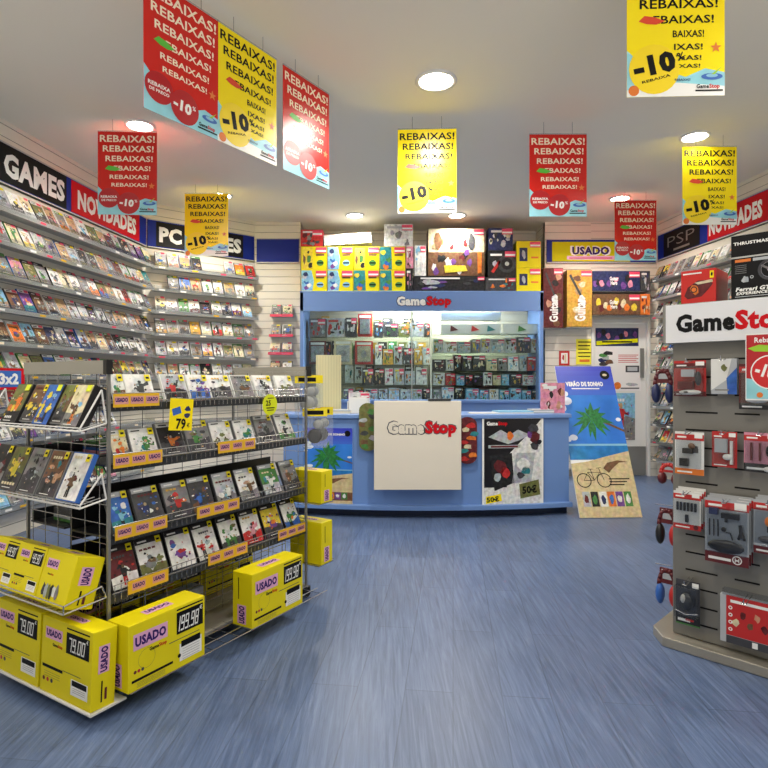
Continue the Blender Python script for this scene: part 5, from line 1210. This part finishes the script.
def p8(t, w, h):
    card(t, w, h, 'silver', 'red', 'maroon', toph=.12, both=.17); mb = MB()
    mb.box(-w*.38, -w*.18, -.02, -.002, h*.76, h*.86, flat('navy')); mb.box(-w*.1, w*.3, -.02, -.002, h*.72, h*.8, M_black); mb.bar((0, -.01, h*.72), (-.0, -.01, h*.66), .006, M_black)
    for k in range(3): mb.bar((-w*.38+w*.1*k, -.008, h*.42), (-w*.38+w*.1*k, -.008, h*.68), .003, M_black)
    mb.ell((-w*.05, -.01, h*.54), (w*.06, .008, h*.04), M_black); mb.path([(0, -.01, h*.5), (w*.1, -.01, h*.5), (w*.15, -.01, h*.4)], .003, M_black)
    mb.bar((w*.35, -.01, h*.45), (w*.33, -.01, h*.64), .008, M_black); mb.bar((w*.28, -.01, h*.42), (w*.35, -.01, h*.55), .006, M_black); mb.bar((w*.42, -.01, h*.42), (w*.35, -.01, h*.55), .006, M_black)
    mb.ell((0, -.014, h*.28), (w*.42, .014, h*.1), M_black); mb.build('contents', t)
    mb = MB(); mb.disc(w*.24, h*.09, w*.11, -.0016, M_w, 20); mb.disc(w*.24, h*.09, w*.085, -.002, flat('maroon'), 20); mb.rect(w*.19, w*.29, h*.075, h*.1, -.0024, M_w); mb.rect(w*.19, w*.21, h*.055, h*.12, -.0024, M_w); mb.rect(w*.27, w*.29, h*.055, h*.12, -.0024, M_w); mb.build('round_mark', t)
    shell(t, w, h, -.47, .47, .18, .86, .03)
pack(705, 749, 497, 560, 'large accessory kit pack with many black pieces, middle of the accessory stand', p8, n_=.09, more=2, more_of='large accessory kit on the accessory stand')
def p9(t, w, h):
    card(t, w, h, 'silver', 'red', 'maroon'); mb = MB(); mb.ell((0, -.014, h*.62), (w*.15, .012, h*.1), flat('orange')); mb.box(-w*.08, w*.08, -.014, -.002, h*.42, h*.6, M_black); mb.ell((0, -.014, h*.28), (w*.35, .012, h*.07), flat('charcoal')); mb.build('contents', t); shell(t, w, h, -.47, .47, .16, .84, .03)
pack(753.5, 788, 499, 552, 'clear pack with orange-tipped gadget, right edge of the accessory stand', p9, n_=.07, more=2, more_of='orange-tipped gadget pack on the accessory stand')
def p10(t, w, h):
    card(t, w, h, 'charcoal', 'charcoal', 'black', ttl=False, both=.25); mb = MB(); mb.ell((0, -.02, h*.55), (w*.3, .02, h*.2), M_dark); mb.ell((-w*.1, -.03, h*.62), (w*.12, .015, h*.1), M_lgrey); mb.path([(-w*.45, -.02, h*.32), (0, -.03, h*.28), (w*.45, -.02, h*.32)], .003, M_chrome); mb.build('contents', t)
    mb = MB(); mb.rect(-w/2, w/2, 0, h*.03, -.001, flat('green')); mb.rect(-w*.1, w*.25, h*.1, h*.15, -.001, flat('red')); mb.build('bottom_edge', t); shell(t, w, h, -.46, .46, .2, .9, .045)
pack(676, 700, 578, 622, 'dark grey gadget pack with green bottom edge, lowest left on the accessory stand', p10)
def p11(t, w, h):
    mb = MB(); mb.box(-w/2, w/2, 0, .03, 0, h, flat('silver')); mb.rect(-w*.38, w/2, h*.17, h, -.001, flat('red')); mb.rect(-w*.38, w/2, 0, h*.16, -.001, flat('charcoal')); r = random.Random(5)
    for k in range(5): mb.blob(-w*.2+w*.13*k, h*(.45+.2*(k % 2)), w*.08, h*.1, -.0015, pr(['cream', 'maroon', 'brown', 'skin', 'maroon'][k]), r)
    for k in range(4): mb.ring(-w*.3, h*(.3+.15*k), w*.02, w*.04, -.0016, M_w, 12)
    mb.rect(-w*.3, w*.4, h*.86, h*.92, -.0016, M_w); mb.rect(w*.1, w*.2, h*.02, h*.14, -.0016, M_w); mb.build('case_front', t, bevel=.002)
    mb = MB(); mb.box(-w*.45, w*.45, -.006, .03, h+.001, h*1.12, M_clear); mb.build('clear_top', t)
pack(720, 775, 593, 640, 'red and dark boxed item hanging low at the right of the accessory stand', p11, n_=.06)
# red -10% offer poster clipped to front
s0, zt_ = FT.hit(745.5, 334, .12); s1, zb2 = FT.hit(792, 400, .12); zb_ = FT.hit(745.5, 400, .12)[1]
t = empty('offer_card', FT.w((s0+s1)/2, .12, zb_), RT, 'red offer card with large 10 circle on the front of the accessory stand', 'poster')
w, h = s1-s0, zt_-zb_
mb = MB(); mb.box(-w/2, w/2, 0, .002, 0, h, M_w); mb.rect(-w*.48, w*.48, h*.02, h*.98, -.0005, flat('deepred', (178, 22, 30))); mb.poly([(-w*.48, h*.02), (w*.48, h*.02), (w*.48, h*.2), (0, h*.15), (-w*.2, h*.3), (-w*.48, h*.33)], -.0009, M_beach)
mb.text('Rebaixas', .0, h*.9, h*.08, -.0012, M_w, w*.6, bold=.02); mb.poly([(-w*.45, h*.78), (-w*.2, h*.83), (w*.3, h*.8), (w*.45, h*.76), (w*.1, h*.72), (-w*.3, h*.73)], -.0012, flat('lime', (150, 200, 40)))
mb.disc(w*.05, h*.42, w*.44, -.0013, M_w); mb.disc(w*.05, h*.42, w*.41, -.0016, flat('brightred', (205, 30, 34))); mb.text('-10%', w*.05, h*.42, h*.2, -.002, M_w, w*.66, bold=.05, rot=-.3); mb.disc(-w*.18, h*.08, w*.07, -.002, flat('orange')); mb.build('printed_card', t)
mb = MB(); mb.box(-.01, .01, .002, .118, h*.9, h*.92, M_clear); mb.build('card_arm', t)

# packs on the left flank (seen edge-on): headset-like red/black items
def flank(px, py0, py1, x_out, yi, label, c1, c2, c3=None):
    # position on the left flank plane (local x = -x_out)
    d = Vector(((px-CX)/F, 1, 0)); a = Vector((math.cos(RT), math.sin(RT), 0)); 
    q = TW(-x_out, 0, 0); t_ = (q.x*a.x+q.y*a.y)/(d.x*a.x+d.y*a.y); p = d*t_
    zt_ = CAMZ+(CY-py0)/F*t_; zb_ = CAMZ+(CY-py1)/F*t_; h = zt_-zb_
    rel = p-Vector((FT.o.x, FT.o.y, 0)); ly = rel.x*math.sin(-RT)+rel.y*math.cos(RT)
    t = empty('headset_pack', (p.x, p.y, zb_), RT, label, 'accessory pack', 'headset packs on the left flank of the accessory stand')
    mb = MB()
    N = 9; pts = [(-.04*math.cos(PI*k/N), 0, h*.5+h*.38*math.sin(PI*k/N)) for k in range(N+1)]
    mb.path(pts, .012, flat(c1)); mb.build('headband', t, smooth=True)
    for s_ in (-1, 1):
        mb = MB(); mb.ell((s_*.034, 0, h*.28), (.023, .03, h*.26), flat(c2 if s_ < 0 or c3 is None else c3)); mb.build('ear_cup', t, smooth=True)
    mb = MB(); mb.box(-.035, .03, -.006, .004, h*.55, h*.92, flat(c1)); mb.rect(-.02, .03, h*.66, h*.8, -.007, flat('silver')); mb.rect(-.025, .0, h*.84, h*.89, -.007, M_w); mb.build('backing_card', t)
    m = tp(MB()); zc = zt_+.0; m.bar((0, ly, zc-.0), (-x_out-.06, ly, zc-.004), .0025, M_chrome); m.build('hook', acc)
flank(663, 366, 404, .09, 0, 'red and black headset pack, uppermost on the left flank of the accessory stand', 'maroon', 'navy')
flank(669, 462, 485, .08, 0, 'small red pack on the left flank, second from the top', 'red', 'maroon')
flank(667, 505, 546, .09, 0, 'red pack with black ear cups on the left flank, third from the top', 'maroon', 'black', 'red')
flank(667, 565, 606, .09, 0, 'blue and red pack lowest on the left flank of the accessory stand', 'maroon', 'blue', 'red')

# ------------------------------------------------------------------ world, camera, view
w = bpy.data.worlds.new('World'); scn.world = w; w.use_nodes = True
nt = w.node_tree; bg = nt.nodes['Background']   # world fill beyond the open shop front, shaped brighter below to lift the ceiling
tc = nt.nodes.new('ShaderNodeTexCoord'); sx_ = nt.nodes.new('ShaderNodeSeparateXYZ'); mr = nt.nodes.new('ShaderNodeMapRange')
nt.links.new(tc.outputs['Generated'], sx_.inputs[0]); nt.links.new(sx_.outputs['Z'], mr.inputs['Value'])
mr.inputs['From Min'].default_value = -.4; mr.inputs['From Max'].default_value = .2; mr.inputs['To Min'].default_value = 2.7; mr.inputs['To Max'].default_value = .2
nt.links.new(mr.outputs['Result'], bg.inputs['Strength']); bg.inputs['Color'].default_value = (1, .95, .88, 1)
cd = bpy.data.cameras.new('Camera'); cam = bpy.data.objects.new('Camera', cd); COL.objects.link(cam); scn.camera = cam
cam.location = (0, 0, CAMZ); cam.rotation_euler = (PI/2, 0, 0)
cd.sensor_width = 36; cd.lens = 36*F/768; cd.shift_y = -(CX-CY)/768; cd.clip_start = .05
scn.view_settings.view_transform = 'Standard'; scn.view_settings.look = 'None'; scn.view_settings.gamma = 1; scn.view_settings.use_curve_mapping = False
scn.view_settings.exposure = 0.08
